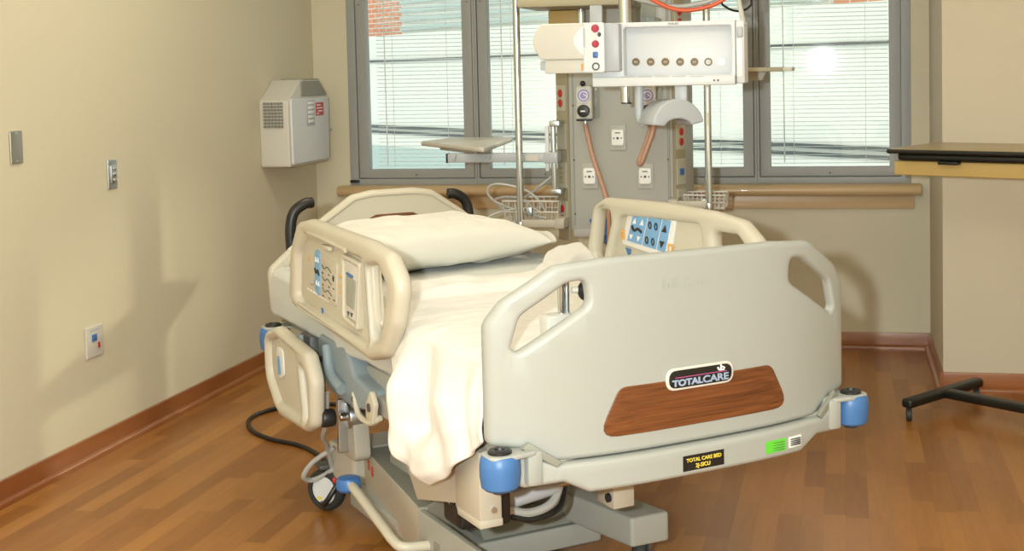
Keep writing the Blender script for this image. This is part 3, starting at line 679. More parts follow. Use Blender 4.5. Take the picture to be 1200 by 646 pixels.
for k, q in ((-1, .0), (1, .0), (-1, .525), (1, .525)):
    p = mid+bd*(k*(bl_/2-.012))+bn*q
    c_ = MB().cyl(p+Vector((-.011, 0, .024)), p+Vector((.011, 0, .024)), .024, 'rubber', seg=20, bev=.004)
    c_.cyl(p+Vector((0, 0, .03)), p+Vector((0, 0, .056)), .009, 'black'); c_.build('caster', ot)
# ------------------------------------------------------------------ bed
BW = Vector((-.3556, 3.0231, 0)); BR = .6976
bed = thing('hospital_bed', 'cream electric hospital bed with wood inlaid footboard and blue corner bumpers', 'bed', BW, BR)
BM = Matrix.Translation(BW) @ Matrix.Rotation(BR, 4, 'Z'); BMi = BM.inverted()
def bl(w): return -.03+.085*(abs(w)/.49)**3
FFB = ((0, 0, 0), (1, 0, 0), (0, 0, 1), (0, -1, 0))       # a=w, b=z, c towards the viewer
def fbend(co): return Vector((co.x, co.y, co.z-bl(co.x)))
cutw = [('a', -.48+.04*k) for k in range(25)]
S = lambda pts: pts+[(-p[0], *p[1:]) for p in pts[::-1]]
half = [(.36, .538, .03), (.41, .570, .01), (.489, .580, .02), (.490, .845, .05), (.455, .893, .05), (.345, .965, .06), (.22, .975, .1)]
def hole(s):
    return rp([(s*x, z, r) for x, z, r in [(.271, .875, .03), (.277, .932, .03), (.322, .925, .03), (.420, .860, .04), (.440, .790, .03), (.425, .780, .03)]])
fbm = MB().plate(rp(S(half)), [hole(1), hole(-1)], .034, 'taupe', FFB, .012, cuts=cutw+[('b', .60), ('b', .7), ('b', .8)], warp=fbend)
# raised padded rims around the hand holes
fb_ = fbm.build('footboard', bed)
for s in (1, -1):
    pts = [(s*x, -.0+bl(x)*1.0, z) for x, z in [(.262, .885), (.275, .94), (.322, .937), (.43, .868), (.452, .787), (.42, .77)]]
# wood inlay
wo = rp([(-.262, .579, .03), (.262, .579, .03), (.206, .687, .03), (-.206, .687, .03)])
MB().plate(wo, [], .004, 'inlay', FFB, .0015, cuts=[('a', -.24+.04*k) for k in range(13)], warp=lambda c: Vector((c.x, c.y, c.z-bl(c.x)+.0175))).build('wood_inlay', fb_)
bb = MB(); bw_ = lambda off: (lambda c: Vector((c.x, c.y, c.z-bl(c.x)+off)))
bb.plate(rrect(-.092, .663, .092, .714, .0255), [], .006, 'white_warm', FFB, .0025, cuts=[('a', -.06+.03*k) for k in range(5)], warp=bw_(.0205))
bb.plate(rrect(-.085, .6685, .085, .7085, .020), [], .006, 'label_black', FFB, .001, cuts=[('a', -.06+.03*k) for k in range(5)], warp=bw_(.0222))
bg = bb.build('name_badge', bed)
yb = lambda off: (0, .03-off, 0)
FT2 = lambda a, b, off: (Vector((a, .03*0-(-.03)*-1-off, b)), (1, 0, 0), (0, 0, 1), (0, -1, 0))
text('lettering', 'TOTAL', .0195, 'letter_silver', FT2(-.037, .6795, .0258), bg, sx=1.30, off=.0009)
text('lettering', 'CARE', .022, 'magenta' if False else 'letter_silver', FT2(.0395, .6795, .0258), bg, sx=1.30, off=.0006)
k = MB(); k.box((-.07, -.03-.0262, .6915), (.070, -.03-.025, .6932), 'magenta'); k.build('stripe', bg)
k = MB(); yk = -.03-.0265
k.tube([(.045, yk, .703), (.049, yk, .697), (.062, yk, .6965)], .0022, 'label_white', 8); k.tube([(.052, yk, .699), (.056, yk, .7035), (.064, yk, .700)], .002, 'label_white', 8); k.ell((.0535, yk, .7065), (.0025, .001, .0025), 'label_white', 10, 8)
k.build('reclining_mark', bg)
text('lettering', 'Hill-Rom', .034, 'taupe', (Vector((-.035, -.03-.0172, .905)), (1, 0, 0), (0, 0, 1), (0, -1, 0)), fb_)
# lower rail carrying stickers and bumpers
hb = [(.288, .468, .012), (.345, .497, .01), (.43, .490, .02), (.488, .535, .012), (.488, .570, .012), (.44, .573, .01), (.40, .552, .012), (.36, .536, .02)]
br_ = lambda w: -.055+.085*(abs(w)/.49)**3
MB().plate(rp(S(hb)), [], .05, 'taupe', FFB, .010, cuts=cutw, warp=lambda c: Vector((c.x, c.y, c.z-br_(c.x)-.012))).build('foot_rail', bed)
yl = -.055-.0135
def sticker(name, a0, a1, z0, z1, mt):
    p = MB().box((a0, yl-.0005, z0), (a1, yl+.003, z1), mt).build(name, bed); return p
am = lambda a: .085*(abs(a)/.49)**3
st = sticker('asset_sticker', -.061, .050, .481, .516, 'label_black')
text('lettering', 'TOTAL CARE BED', .0118, 'label_yellow', (Vector((-.005, yl-.001, .5045)), (1, 0, 0), (0, 0, 1), (0, -1, 0)), st, off=.0002)
text('lettering', '2J-SICU', .0125, 'label_yellow', (Vector((-.008, yl-.001, .4905)), (1, 0, 0), (0, 0, 1), (0, -1, 0)), st, off=.0002)
def tilt_sticker(name, a0, a1, z0, z1, mt):
    m_ = MB().plate(rect(a0, z0, a1, z1), [], .002, mt, FFB, 0, cuts=[('a', (a0+a1)/2)], warp=lambda c: Vector((c.x, c.y, c.z-br_(c.x)+.0140)))
    return m_.build(name, bed)
st = tilt_sticker('green_sticker', .171, .232, .484, .512, 'label_green')
for z in (.505, .499, .493, .488): MB().box((.176, -br_(.2)*-1-.0155, z), (.226, -br_(.2)*-1-.0145, z+.0012), 'dark_grey').build('print_line', st)
st = tilt_sticker('inventory_label', .243, .284, .485, .511, 'label_white')
for z in (.504, .499, .4945, .490): MB().box((.248, br_(.265)-.0185, z), (.278, br_(.265)-.0145, z+.0025), 'dark_grey').build('print_line', st)
# bumpers
def bumper(w, l, s, d):
    z0 = .497
    b_ = MB().lathe([(0, 0), (.034, .0), (.041, .006), (.0445, .03), (.0445, .05), (.043, .066), (.038, .074), (0, .075)], 'blue', (w, l, z0)).build('corner_bumper', bed)
    k = MB().lathe([(0, .0), (.026, .0), (.026, .012), (.022, .015), (.012, .0155), (.010, .010), (0, .010)], 'black', (w, l, z0+.070)); k.build('bumper_cap', b_)
    MB().cyl((w, l, z0-.008), (w, l, z0+.002), .018, 'black').build('bumper_bolt', b_)
    k = MB()
    k.plate(rp([(w+s*.036, l-.036, .03), (w+s*.036, l+.036, .03), (w-s*.045, l+.04+d*.0, .02), (w-s*.075, l+.055*d+.02, .01), (w-s*.075, l-.03, .01), (w-s*.03, l-.036, .02)]), [], .010, 'taupe', ((0, 0, z0+.072), X3, Y3, Z3), .003)
    k.box((min(w-s*.09, w-s*.052), l+.0-.03, z0+.0), (max(w-s*.09, w-s*.052), l+.03, z0+.076), 'taupe', .008)
    k.build('bumper_bracket', b_)
for s in (-1, 1):
    bumper(s*.481, .0, s, 1); bumper(s*.475, 1.73, s, -1)
    k = MB(); k.plate([(s*.418, .590), (s*.350, .543), (s*.362, .532), (s*.432, .577)], [], .014, 'green_grey', FFB, .002, warp=lambda c: Vector((c.x, c.y, c.z-br_(c.x)+.008)))
    k.build('corner_trim', bed)
# headboard and push handles
hh = [(.44, .58, .03), (.45, .74, .05), (.265, .895, .02), (.150, .973, .05), (.08, .985, .1)]
hdb = MB().plate(rp(S(hh)), [], .034, 'cream', ((0, 1.87, 0), X3, Z3, (0, -1, 0)), .012).build('headboard', bed)
hr = [(.41, .62, .03), (.41, .73, .05), (.24, .875, .02), (.142, .947, .04), (.08, .958, .1)]
MB().plate(rp(S([(.10, .80, .01), (.10, .885, .01), (.068, .900, .02)])), [], .006, 'inlay', ((0, 1.851, 0), X3, Z3, (0, -1, 0)), .002).build('wood_inlay', hdb)
o1 = rp(S(hh)); 
MB().tube([(w, 1.852, z) for w, z in rp(S([(.435, .72, .05), (.258, .885, .03), (.143, .960, .05), (.08, .970, .1)])[0:])], .008, 'cream', 8, False).build('raised_rim', hdb)
for s in (-1, 1):
    MB().tube([(s*.335, 1.97, .50), (s*.335, 1.97, .76), (s*.336, 1.97, .86), (s*.322, 1.97, .915), (s*.285, 1.97, .942), (s*.255, 1.975, .945)], .019, 'black', 14).build('push_handle', bed)
    MB().box((s*.335-.03, 1.84, .50), (s*.335+.03, 1.99, .55), 'dark_grey', .006).build('handle_mount', bed)
MB().box((-.37, 1.955, .73), (-.30, 1.985, .755), 'tan_metal', .004).build('handle_collar', bed)
# mattress, fitted sheet, deck
def mattress():
    mb = MB(); t = bmesh.new(); hx, l0, l1, z0, z1 = .455, .05, 1.835, .575, .752
    bmesh.ops.create_cube(t, size=1, matrix=Matrix.Translation((0, (l0+l1)/2, (z0+z1)/2)) @ Matrix.Diagonal((2*hx, l1-l0, z1-z0, 1)))
    bmesh.ops.bevel(t, geom=t.edges[:], offset=.035, segments=4, profile=.5, affect='EDGES')
    for k in range(1, 44): bmesh.ops.bisect_plane(t, geom=t.verts[:]+t.edges[:]+t.faces[:], plane_co=(0, l0+k*.041, 0), plane_no=(0, 1, 0))
    for k in range(1, 22): bmesh.ops.bisect_plane(t, geom=t.verts[:]+t.edges[:]+t.faces[:], plane_co=(-hx+k*.0415, 0, 0), plane_no=(1, 0, 0))
    for k in range(1, 7): bmesh.ops.bisect_plane(t, geom=t.verts[:]+t.edges[:]+t.faces[:], plane_co=(0, 0, z0+k*.026), plane_no=(0, 0, 1))
    t.normal_update()
    for v in t.verts:
        p = v.co.copy(); side = 1-sm(p.z, .70, .752)
        d = noise.noise(p*Vector((9, 5, 14)))*.010*side+noise.noise(p*Vector((22, 18, 9)))*.005*(.3+.7*side)
        v.co += v.normal*d
        if p.z < .6: v.co.x *= .93-.0*noise.noise(p*4); v.co.z += .012*noise.noise(p*Vector((3, 6, 3)))
    mb._in(t, 'fitted'); return mb
ma = mattress().build('mattress', bed, 80)
MB().box((-.43, .05, .50), (.43, .62, .575), 'tan_metal', .012).build('foot_deck', bed)
MB().box((-.42, .64, .50), (.42, 1.12, .575), 'grey_metal', .012).build('seat_deck', bed)
MB().box((-.43, 1.14, .50), (.43, 1.83, .575), 'tan_metal', .012).build('head_deck', bed)
MB().box((-.465, 1.68, .515), (.465, 1.86, .555), 'cream', .01).build('head_rail', bed)
MB().box((-.40, -.01, .50), (.40, .09, .545), 'cream', .01).build('foot_crossbar', bed)
# side rails
def FR_(w): return ((w, 0, 0), (0, 1, 0), (0, 0, 1), (1, 0, 0))
def rail_ring(name, outer, holes, w, mt, thick=.046, bev=.02, parent=bed):
    return MB().plate(rp(outer), [rp(h) for h in holes], thick, mt, FR_(w), bev).build(name, parent)
# raised left rail (caregiver controls face outward)
oL_ = [(1.372, .695, .05), (1.405, .735, .04), (1.375, .87, .10), (1.30, .955, .05), (1.195, .972, .08), (.70, .960, .10), (.555, .942, .06), (.478, .875, .06), (.52, .770, .08), (.60, .675, .06), (.71, .648, .05)]
hL_ = [[(.725, .895, .02), (.625, .905, .03), (.560, .855, .03), (.625, .725, .03), (.700, .690, .03)]]
hL2 = [(1.335, .735, .02), (1.315, .86, .05), (1.24, .925, .02), (.735, .905, .02), (.710, .69, .02), (1.30, .715, .03)]
rl = MB().plate(rp(oL_), [rp(hL_[0]), rp(hL2)], .046, 'cream', FR_(-.495), .018).build('side_rail', bed)
MB().plate(rp([(1.37, .705), (1.34, .87), (1.25, .94), (.722, .92), (.70, .672), (.78, .668)], .03), [], .022, 'cream', FR_(-.486), .006).build('rail_panel', rl)
MB().tube([(-.512, 1.20, .934), (-.516, 1.05, .931), (-.516, .86, .920)], .007, 'cream', 8).build('rail_ridge', rl)
MB().tube([(-.512, 1.33, .712), (-.512, 1.05, .694), (-.512, .76, .668)], .006, 'cream', 8, False).build('rail_bead', rl)
MB().box((-.512, 1.02, .898), (-.498, 1.09, .912), 'cream', .005).build('rail_catch', rl)
# control pod
MB().plate(rp([(.925, .722), (.912, .905), (.765, .895), (.80, .710)], .012), [rp([(.908, .735), (.897, .892), (.780, .883), (.812, .724)], .010)], .022, 'cream', FR_(-.503), .005).build('pod_bezel', rl)
pod = MB().plate(rp([(.905, .738), (.894, .889), (.783, .880), (.815, .727)], .010), [], .012, 'white_warm', FR_(-.502), .003).build('control_pod', bed); pod.parent = rl
MB().plate(rp([(.888, .770), (.881, .848), (.806, .842), (.828, .762)], .004), [], .004, 'screen', FR_(-.509), .001).build('lcd_screen', rl)
MB().plate([(.881, .851), (.879, .858), (.830, .854), (.832, .847)], [], .004, 'blue', FR_(-.509)).build('pod_logo_strip', rl)
for y_, in ((.882,), (.855,)):
    MB().plate([(y_, .752), (y_-.014, .751), (y_-.006, .741)], [], .004, 'dark_grey', FR_(-.509)).build('pod_button', rl)
# membrane panel with a blue strip and line drawings
MB().plate(rp([(1.170, .762), (1.158, .884), (.985, .866), (1.005, .742)], .016), [], .004, 'membrane', FR_(-.4985), .001).build('membrane_panel', rl)
MB().plate(rp([(1.190, .775, .02), (1.180, .875, .02), (1.165, .888, .01), (1.128, .880, .01), (1.142, .758, .01), (1.165, .756, .01)]), [], .005, 'pad_blue', FR_(-.4992), .001).build('blue_strip', rl)
k = MB()
for zz in (.858, .790):
    for yy in (1.168, 1.148): k.plate([(yy+.006, zz-.004), (yy-.006, zz-.006), (yy, zz+.008)], [], .003, 'label_white', FR_(-.5020))
k.tube([(-.502, 1.178, .832), (-.502, 1.168, .820), (-.502, 1.155, .828), (-.502, 1.140, .816)], .0035, 'black', 8); k.build('bed_symbol', rl)
k = MB()
for zz in (.846, .812, .780):
    k.tube([(-.502, 1.115-.0, zz+.004), (-.502, 1.095, zz-.006), (-.502, 1.07, zz+.002), (-.502, 1.035, zz-.010)], .0011, 'dark_grey', 6)
    for yy in (1.115, 1.06, 1.02): k.tube([(-.502, yy, zz-.018), (-.502, yy-.008, zz-.020)], .0016, 'dark_grey', 6, False)
k.ell((-.502, 1.018, .822), (.001, .007, .009), 'black', 10, 8); k.build('bed_diagram', rl)
k = MB()
for zz in (.835, .808, .790): k.box((-.5005, .962, zz-.004), (-.4975, .971, zz+.004), 'orange_mark', .001)
k.build('orange_marks', rl)
k = MB()
for j in range(10): k.box((-.4985, 1.02+j*.026, .744-j*-.0016), (-.4972, 1.036+j*.026, .746+j*.0016+.002), 'white_bright')
k.build('printed_note', rl)
MB().plate([(1.14, .722), (1.125, .720), (1.13, .700)], [], .004, 'blue', FR_(-.4985)).build('blue_arrow', rl)
MB().ell((-.4985, 1.225, .785), (.003, .018, .008), 'mid_grey', 14, 8).build('call_symbol', rl)
for (yy, zz) in ((1.25, .82),): MB().box((-.4985, 1.243, .845), (-.4972, 1.253, .860), 'orange_mark', .0005).build('amber_light', rl)
# lowered left head rail
wl_ = -.525
oD = [(1.575, .590, .04), (1.60, .56, .03), (1.595, .44, .1), (1.50, .365, .05), (1.44, .345, .03), (1.19, .355, .03), (1.115, .385, .04), (1.10, .52, .06), (1.16, .595, .05), (1.47, .620, .05)]
hD = [(1.24, .55, .03), (1.165, .53, .04), (1.155, .41, .04), (1.185, .385, .02)]
hD2 = [(1.56, .56, .03), (1.555, .46, .05), (1.46, .39, .03), (1.215, .39, .02), (1.265, .57, .03), (1.46, .588, .03)]
rd = MB().plate(rp(oD), [rp(hD), rp(hD2)], .044, 'cream', FR_(wl_), .018).build('side_rail', bed)
MB().plate(rp([(1.58, .57), (1.57, .45), (1.48, .37), (1.20, .375), (1.245, .585), (1.46, .60)], .03), [], .02, 'cream', FR_(wl_+.006), .005).build('rail_panel', rd)
MB().plate(rp([(1.50, .555), (1.43, .56), (1.42, .47), (1.49, .455)], .03), [], .004, 'pad_pale', FR_(wl_-.006), .001).build('membrane_panel', rd)
MB().plate(rp([(1.49, .525), (1.455, .53), (1.45, .475), (1.48, .465)], .02), [], .005, 'pad_blue', FR_(wl_-.0075), .001).build('blue_strip', rd)
MB().cyl((wl_+.01, 1.125, .405), (wl_+.05, 1.125, .405), .026, 'black', bev=.006).build('rail_knob', rd)
# raised right rail (patient controls face inward)
wr = .475
oR_ = [(1.30, .70, .03), (1.297, .78, .05), (1.245, .945, .05), (1.17, .976, .05), (.83, .985, .3), (.56, .980, .1), (.42, .966, .06), (.34, .915, .06), (.31, .80, .05), (.36, .70, .05)]
hR1 = [(1.245, .78, .02), (1.212, .935, .03), (1.135, .938, .02), (1.13, .90, .03), (1.19, .76, .02)]
hR2 = [(.56, .925, .03), (.44, .925, .03), (.385, .88, .03), (.41, .76, .03), (.55, .76, .03)]
rr_ = MB().plate(rp(oR_), [rp(hR1), rp(hR2), rp([(1.16, .76, .02), (1.08, .925, .05), (.62, .94, .03), (.60, .74, .02)])], .046, 'cream', FR_(wr), .018).build('side_rail', bed)
MB().plate(rp([(1.20, .735), (1.10, .945), (.60, .955), (.57, .73)], .03), [], .022, 'cream', FR_(wr+.008), .006).build('rail_panel', rr_)
MB().plate(rp([(1.08, .835), (1.035, .942), (.765, .940), (.80, .815)], .01), [], .014, 'pad_pale', FR_(wr-.003), .003).build('control_pad', rr_)
for k_, (u0, u1) in enumerate(((0, .38), (.42, .76), (.80, 1.0))):
    def pt(u, v):
        a = Vector((1.040, .850)).lerp(Vector((.822, .836)), u); b2 = Vector((1.000, .935)).lerp(Vector((.786, .933)), u); return tuple(a.lerp(b2, v))
    MB().plate([pt(u0, 0), pt(u0, 1), pt(u1, 1), pt(u1, 0)], [], .004, 'pad_blue', FR_(wr-.011), .0005).build('blue_keypad', rr_)
    ke = MB(); um = (u0+u1)/2
    if k_ == 0:
        for u in (u0+.09, u1-.09):
            ke.plate([pt(u-.045, .68), pt(u+.045, .68), pt(u, .88)], [], .003, 'label_white', FR_(wr-.0135))
            ke.plate([pt(u-.045, .26), pt(u+.045, .26), pt(u, .08)], [], .003, 'label_white', FR_(wr-.0135))
        ke.tube([(wr-.014, *pt(u, v)) for u, v in ((u0+.05, .58), (u0+.13, .44), (u1-.16, .52), (u1-.04, .44))], .0045, 'black', 8)
    elif k_ == 1:
        for u in (u0+.09, u1-.09):
            for v in (.74, .22): 
                q = pt(u, v); ke.plate(circ(q[0], q[1], .009, 14, .012), [circ(q[0], q[1], .005, 14, .008)], .003, 'black', FR_(wr-.0135))
    else:
        ke.plate([pt(um-.06, .62), pt(um+.06, .62), pt(um, .85)], [], .003, 'black', FR_(wr-.0135)); ke.plate([pt(um-.06, .32), pt(um+.06, .32), pt(um, .10)], [], .003, 'black', FR_(wr-.0135))
    ke.build('key_symbols', rr_)
for y_, z_ in ((1.068, .865), (.792, .85)):
    k = MB(); 
    k.plate(rect(y_-.012, z_-.014, y_+.012, z_+.014), [rect(y_-.007, z_-.008, y_+.007, z_+.008)], .004, 'orange_mark', FR_(wr-.011)); k.build('nurse_call_mark', rr_)
MB().plate([(1.06, .825), (1.03, .823), (1.04, .795)], [], .004, 'blue', FR_(wr-.006)).build('blue_arrow', rr_)
MB().plate(rp([(.99, .815), (.90, .808), (.905, .795), (.93, .785), (.96, .792)], .006), [], .004, 'pad_blue', FR_(wr-.006)).build('blue_mark', rr_)
# rail arms and covers on the near side
MB().plate(rp([(1.30, .62, .03), (1.29, .52, .05), (1.21, .465, .05), (1.00, .455, .06), (.83, .48, .03), (.85, .53, .03), (.98, .55, .05), (1.05, .62, .02)]), [], .06, 'blue_grey', FR_(-.435), .012).build('hip_cover', bed)
k = MB()
k.tube([(-.47, 1.19, .60), (-.475, 1.15, .53), (-.475, 1.05, .50)], .016, 'blue_grey', 10)
k.cyl((-.47, 1.26, .55), (-.465, 1.26, .55), .008, 'black'); k.cyl((-.47, .98, .485), (-.465, .98, .485), .008, 'black'); k.build('cover_ridge', bed)
k = MB().box((-.47, 1.36, .40), (-.42, 1.46, .60), 'dark_grey', .012)
k.cyl((-.48, 1.40, .52), (-.44, 1.40, .52), .022, 'chrome'); k.tube([(-.47, 1.44, .585), (-.48, 1.39, .50), (-.47, 1.33, .42)], .018, 'blue_grey', 10); k.tube([(-.485, 1.42, .57), (-.495, 1.36, .46), (-.48, 1.30, .38)], .008, 'black', 8); k.build('rail_mechanism', bed)
k = MB().tube([(-.46, .99, .50), (-.47, .93, .455), (-.47, .84, .45), (-.455, .80, .47)], .008, 'cream', 8)
k.plate(rp([(.86, .455), (.86, .50), (.82, .545), (.79, .51), (.81, .45)], .012), [], .014, 'cream', FR_(-.468), .003); k.cyl((-.478, .83, .495), (-.46, .83, .495), .012, 'dark_grey'); k.build('release_lever', bed)
MB().box((-.45, .28, .47), (-.40, .92, .52), 'grey_metal', .008).build('side_beam', bed)
# lift arms, motor housing, base
MB().plate(rp([(1.47, .50), (1.30, .42), (1.27, .215), (1.40, .215), (1.44, .40), (1.54, .50)], .03), [], .05, 'tan_metal', FR_(-.34), .004).build('lift_arm', bed)
k = MB().cyl((-.375, 1.32, .35), (-.30, 1.32, .35), .040, 'steel', bev=.004); k.cyl((-.395, 1.32, .35), (-.30, 1.32, .35), .014, 'chrome', bev=.003)
k.plate(rp([(1.355, .40), (1.355, .235), (1.335, .235), (1.335, .40)], .004), [], .05, 'steel', FR_(-.37), .002); k.build('pivot_bracket', bed)
MB().plate(rp([(1.22, .21), (1.18, .38), (.92, .38), (.92, .21)], .02), [], .44, 'grey_metal', FR_(-.06), .008).build('motor_housing', bed)
MB().plate(rp([(.95, .36), (1.02, .50), (.80, .50), (.70, .36)], .02), [], .10, 'grey_metal', FR_(-.05), .006).build('lift_column', bed)
def poly_block(name, pts, z0, z1, mt, bev=.006, r=.012):
    return MB().plate(rp(pts, r), [], z1-z0, mt, ((0, 0, (z0+z1)/2), X3, Y3, Z3), bev).build(name, bed)
poly_block('base_side_beam', [(-.300, 1.384), (-.358, .86), (-.372, .757), (-.345, .757), (-.165, .92), (-.165, 1.384)], .085, .22, 'tan_metal', .004, .004)
poly_block('base_skirt', [(-.373, .757), (-.366, .30), (-.352, .30), (-.352, .757)], .05, .219, 'grey_metal', .003, .003)  # greyer than the beam: shading from its different facing put into the colour
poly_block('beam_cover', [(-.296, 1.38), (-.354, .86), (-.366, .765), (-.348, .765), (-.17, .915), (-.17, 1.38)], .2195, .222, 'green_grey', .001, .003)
poly_block('base_side_beam', [(.05, 1.40), (.05, .76), (.10, .435), (.218, .43), (.192, .60), (.19, 1.40)], .12, .20, 'grey_metal', .008)
poly_block('base_end_block', [(-.372, 1.54), (-.335, 1.385), (.25, 1.385), (.27, 1.54)], .10, .225, 'tan_metal', .01, .02)
poly_block('base_pan', [(-.345, 1.40), (-.345, .70), (.16, .70), (.16, 1.40)], .05, .112, 'grey_metal', .006)
MB().plate([(.705, .118), (.74, .150), (.82, .150), (.82, .118)], [], .35, 'green_grey', FR_(-.03), .003).build('pan_ridge', bed)
k = MB()
for dz in (0,): 
    k.box((-.3745, 1.13, .158), (-.350, 1.15, .182), 'red', .001); k.box((-.3745, 1.165, .165), (-.350, 1.18, .190), 'red', .001)
# warning marks on the beam face
fa, fb2 = Vector((-.300, 1.38, 0)), Vector((-.372, .757, 0)); fd = (fb2-fa).normalized(); fnrm = Vector((-fd.y, fd.x, 0)); fnrm = fnrm if fnrm.x < 0 else -fnrm
k.bm.free(); k = MB()
for s0, z0 in ((.05, .188), (.095, .180)):
    k.plate(rrect(s0, z0-.014, s0+.022, z0+.014, .002), [rrect(s0+.005, z0-.004, s0+.017, z0+.009, .002)], .002, 'red', (fa+fnrm*.001, fd, Z3, fnrm))
k.build('warning_mark', bed)
k = MB().plate(rrect(.05, .125, .085, .165, .002), [], .002, 'green_grey', (Vector((-.3735, .70, 0)), Vector((.007, -.457, 0)).normalized(), Z3, Vector((-.457, -.007, 0)).normalized())); k.build('rating_label', bed)
def caster(w, l, yaw, name='caster', r=.068):
    R_ = Matrix.Rotation(yaw, 3, 'Z'); O = Vector((w, l, 0)); f = lambda x, y, z: O+R_ @ Vector((x, y, z))
    ax = R_ @ Vector((1, 0, 0))
    c_ = MB().lathe([(r*.66, -.017), (r*.88, -.017), (r*.98, -.010), (r, 0), (r*.98, .010), (r*.88, .017), (r*.66, .017)], 'rubber', f(0, 0, r), ax).build(name, bed)
    MB().lathe([(0, -.014), (r*.66, -.013), (r*.70, -.009), (r*.70, .009), (r*.66, .013), (0, .014)], 'white', f(0, 0, r), ax).build('wheel_hub', c_)
    k = MB().box(f(.0, -.0, 2*r+.002)-Vector((.03, .03, 0)), f(.0, 0, 2*r+.018)+Vector((.03, .03, 0)), 'dark_grey', .006)
    k.box(f(.024, 0, r)-Vector((.003, .012, 0)), f(.024, 0, 2*r+.01)+Vector((.003, .012, 0)), 'dark_grey', .002)
    k.build('caster_fork', c_)
    MB().cyl(f(-.0155, .018, r*.6), f(-.0138, .018, r*.6), .007, 'yellow').build('wheel_mark', c_)
    return c_
caster(-.375, 1.535, .62); caster(.20, 1.50, .2); caster(-.24, .47, .2); caster(.155, .49, -.5)
MB().cyl((.165, .49, .115), (.165, .49, .19), .03, 'cream', seg=20).build('caster_stem', bed)
# steering pedal and push bar
pd = MB().lathe([(0, -.012), (.030, -.012), (.036, -.005), (.036, .016), (.031, .025), (.02, .028), (0, .029)], 'blue_cap', (-.447, 1.10, .205)).build('steering_pedal', bed)

MB().ell((-.42, 1.24, .165), (.012, .02, .026), 'black').build('pedal_joint', bed)
MB().box((-.440, 1.262, .168), (-.428, 1.276, .184), 'red', .004).build('brake_tab', bed)
MB().tube([(-.447, 1.085, .214), (-.450, 1.00, .205), (-.452, .80, .168), (-.450, .745, .155), (-.435, .705, .145), (-.36, .69, .14)], .014, 'cream', 14).build('push_bar', bed)
MB().tube([(-.47, 1.20, .46), (-.46, 1.25, .36), (-.45, 1.32, .30), (-.40, 1.44, .235), (-.37, 1.50, .16), (-.35, 1.52, .10)], .007, 'mid_grey', 8).build('grey_cable', bed)
MB().tube([(-.37, 1.46, .22), (-.43, 1.50, .17), (-.45, 1.53, .12), (-.41, 1.55, .10), (-.36, 1.50, .14)], .008, 'mid_grey', 8).build('grey_cable', bed)
# foot end: posts, gas spring, bellows
k = MB().box((-.463, .15, .375), (-.408, .29, .535), 'tan_metal', .004); k.build('foot_post', bed)
MB().box((-.4645, .148, .360), (-.4065, .292, .378), 'tan_metal', .003).build('post_base', bed)
MB().cyl((-.435, .152, .46), (-.435, .146, .46), .005, 'black', seg=12).build('post_bolt', bed)
MB().cyl((-.430, .152, .40), (-.430, .143, .40), .007, 'steel', seg=12).build('post_bolt', bed)
MB().cyl((-.468, .285, .366), (-.455, .285, .366), .012, 'black', seg=14).build('post_bolt', bed)
MB().plate([(.29, .52), (.29, .375), (.60, .30), (.70, .40), (.60, .52)], [], .03, 'tan_metal', FR_(-.42), .003).build('side_gusset', bed)
MB().box((-.405, .20, .34), (-.36, .30, .53), 'black', .01).build('bellows', bed)
k = MB().box((-.36, .50, .23), (-.25, .62, .34), 'black', .015); k.tube([(-.37, .60, .32), (-.32, .54, .26), (-.24, .53, .30)], .012, 'steel', 8); k.build('foot_motor', bed)
k = MB().cyl((-.275, .38, .335), (-.150, .38, .350), .024, 'light_grey', bev=.004); k.cyl((-.155, .38, .349), (-.02, .38, .365), .012, 'steel'); k.build('gas_spring', bed)
MB().tube([(-.30, .36, .32), (-.24, .355, .300), (-.17, .36, .315), (-.12, .40, .37)], .011, 'mid_grey', 8).build('grey_cable', bed)
MB().tube([(-.29, .35, .30), (-.23, .345, .285), (-.15, .36, .30), (-.10, .42, .37)], .007, 'black', 8).build('black_cable', bed)
k = MB().box((-.105, .17, .335), (-.047, .25, .50), 'tan_metal', .003); k.cyl((-.112, .19, .36), (-.09, .19, .36), .011, 'black', seg=14); k.build('foot_post', bed)
MB().plate(rp([(-.20, .60), (-.10, .30), (.05, .30), (.06, .60)], .02), [], .03, 'grey_metal', ((0, 0, .46), X3, Y3, Z3), .004).build('foot_link', bed)
# socket post with black knob clipped inside the footboard, seen through the left hand hole
k = MB().cyl((-.272, .10, .80), (-.272, .10, .925), .009, 'chrome'); k.cyl((-.258, .10, .80), (-.258, .10, .925), .006, 'steel'); k.build('socket_post', bed)
MB().box((-.318, .08, .765), (-.245, .125, .838), 'white_warm', .006).build('socket_block', bed)
MB().lathe([(0, 0), (.03, .002), (.045, .012), (.047, .016), (.03, .008), (0, .006)], 'cream', (-.272, .12, .905)).build('socket_cup', bed)
k = MB().ell((-.212, .09, .885), (.022, .02, .024), 'black'); k.cyl((-.245, .10, .888), (-.21, .09, .885), .007, 'white_warm'); k.build('socket_knob', bed)
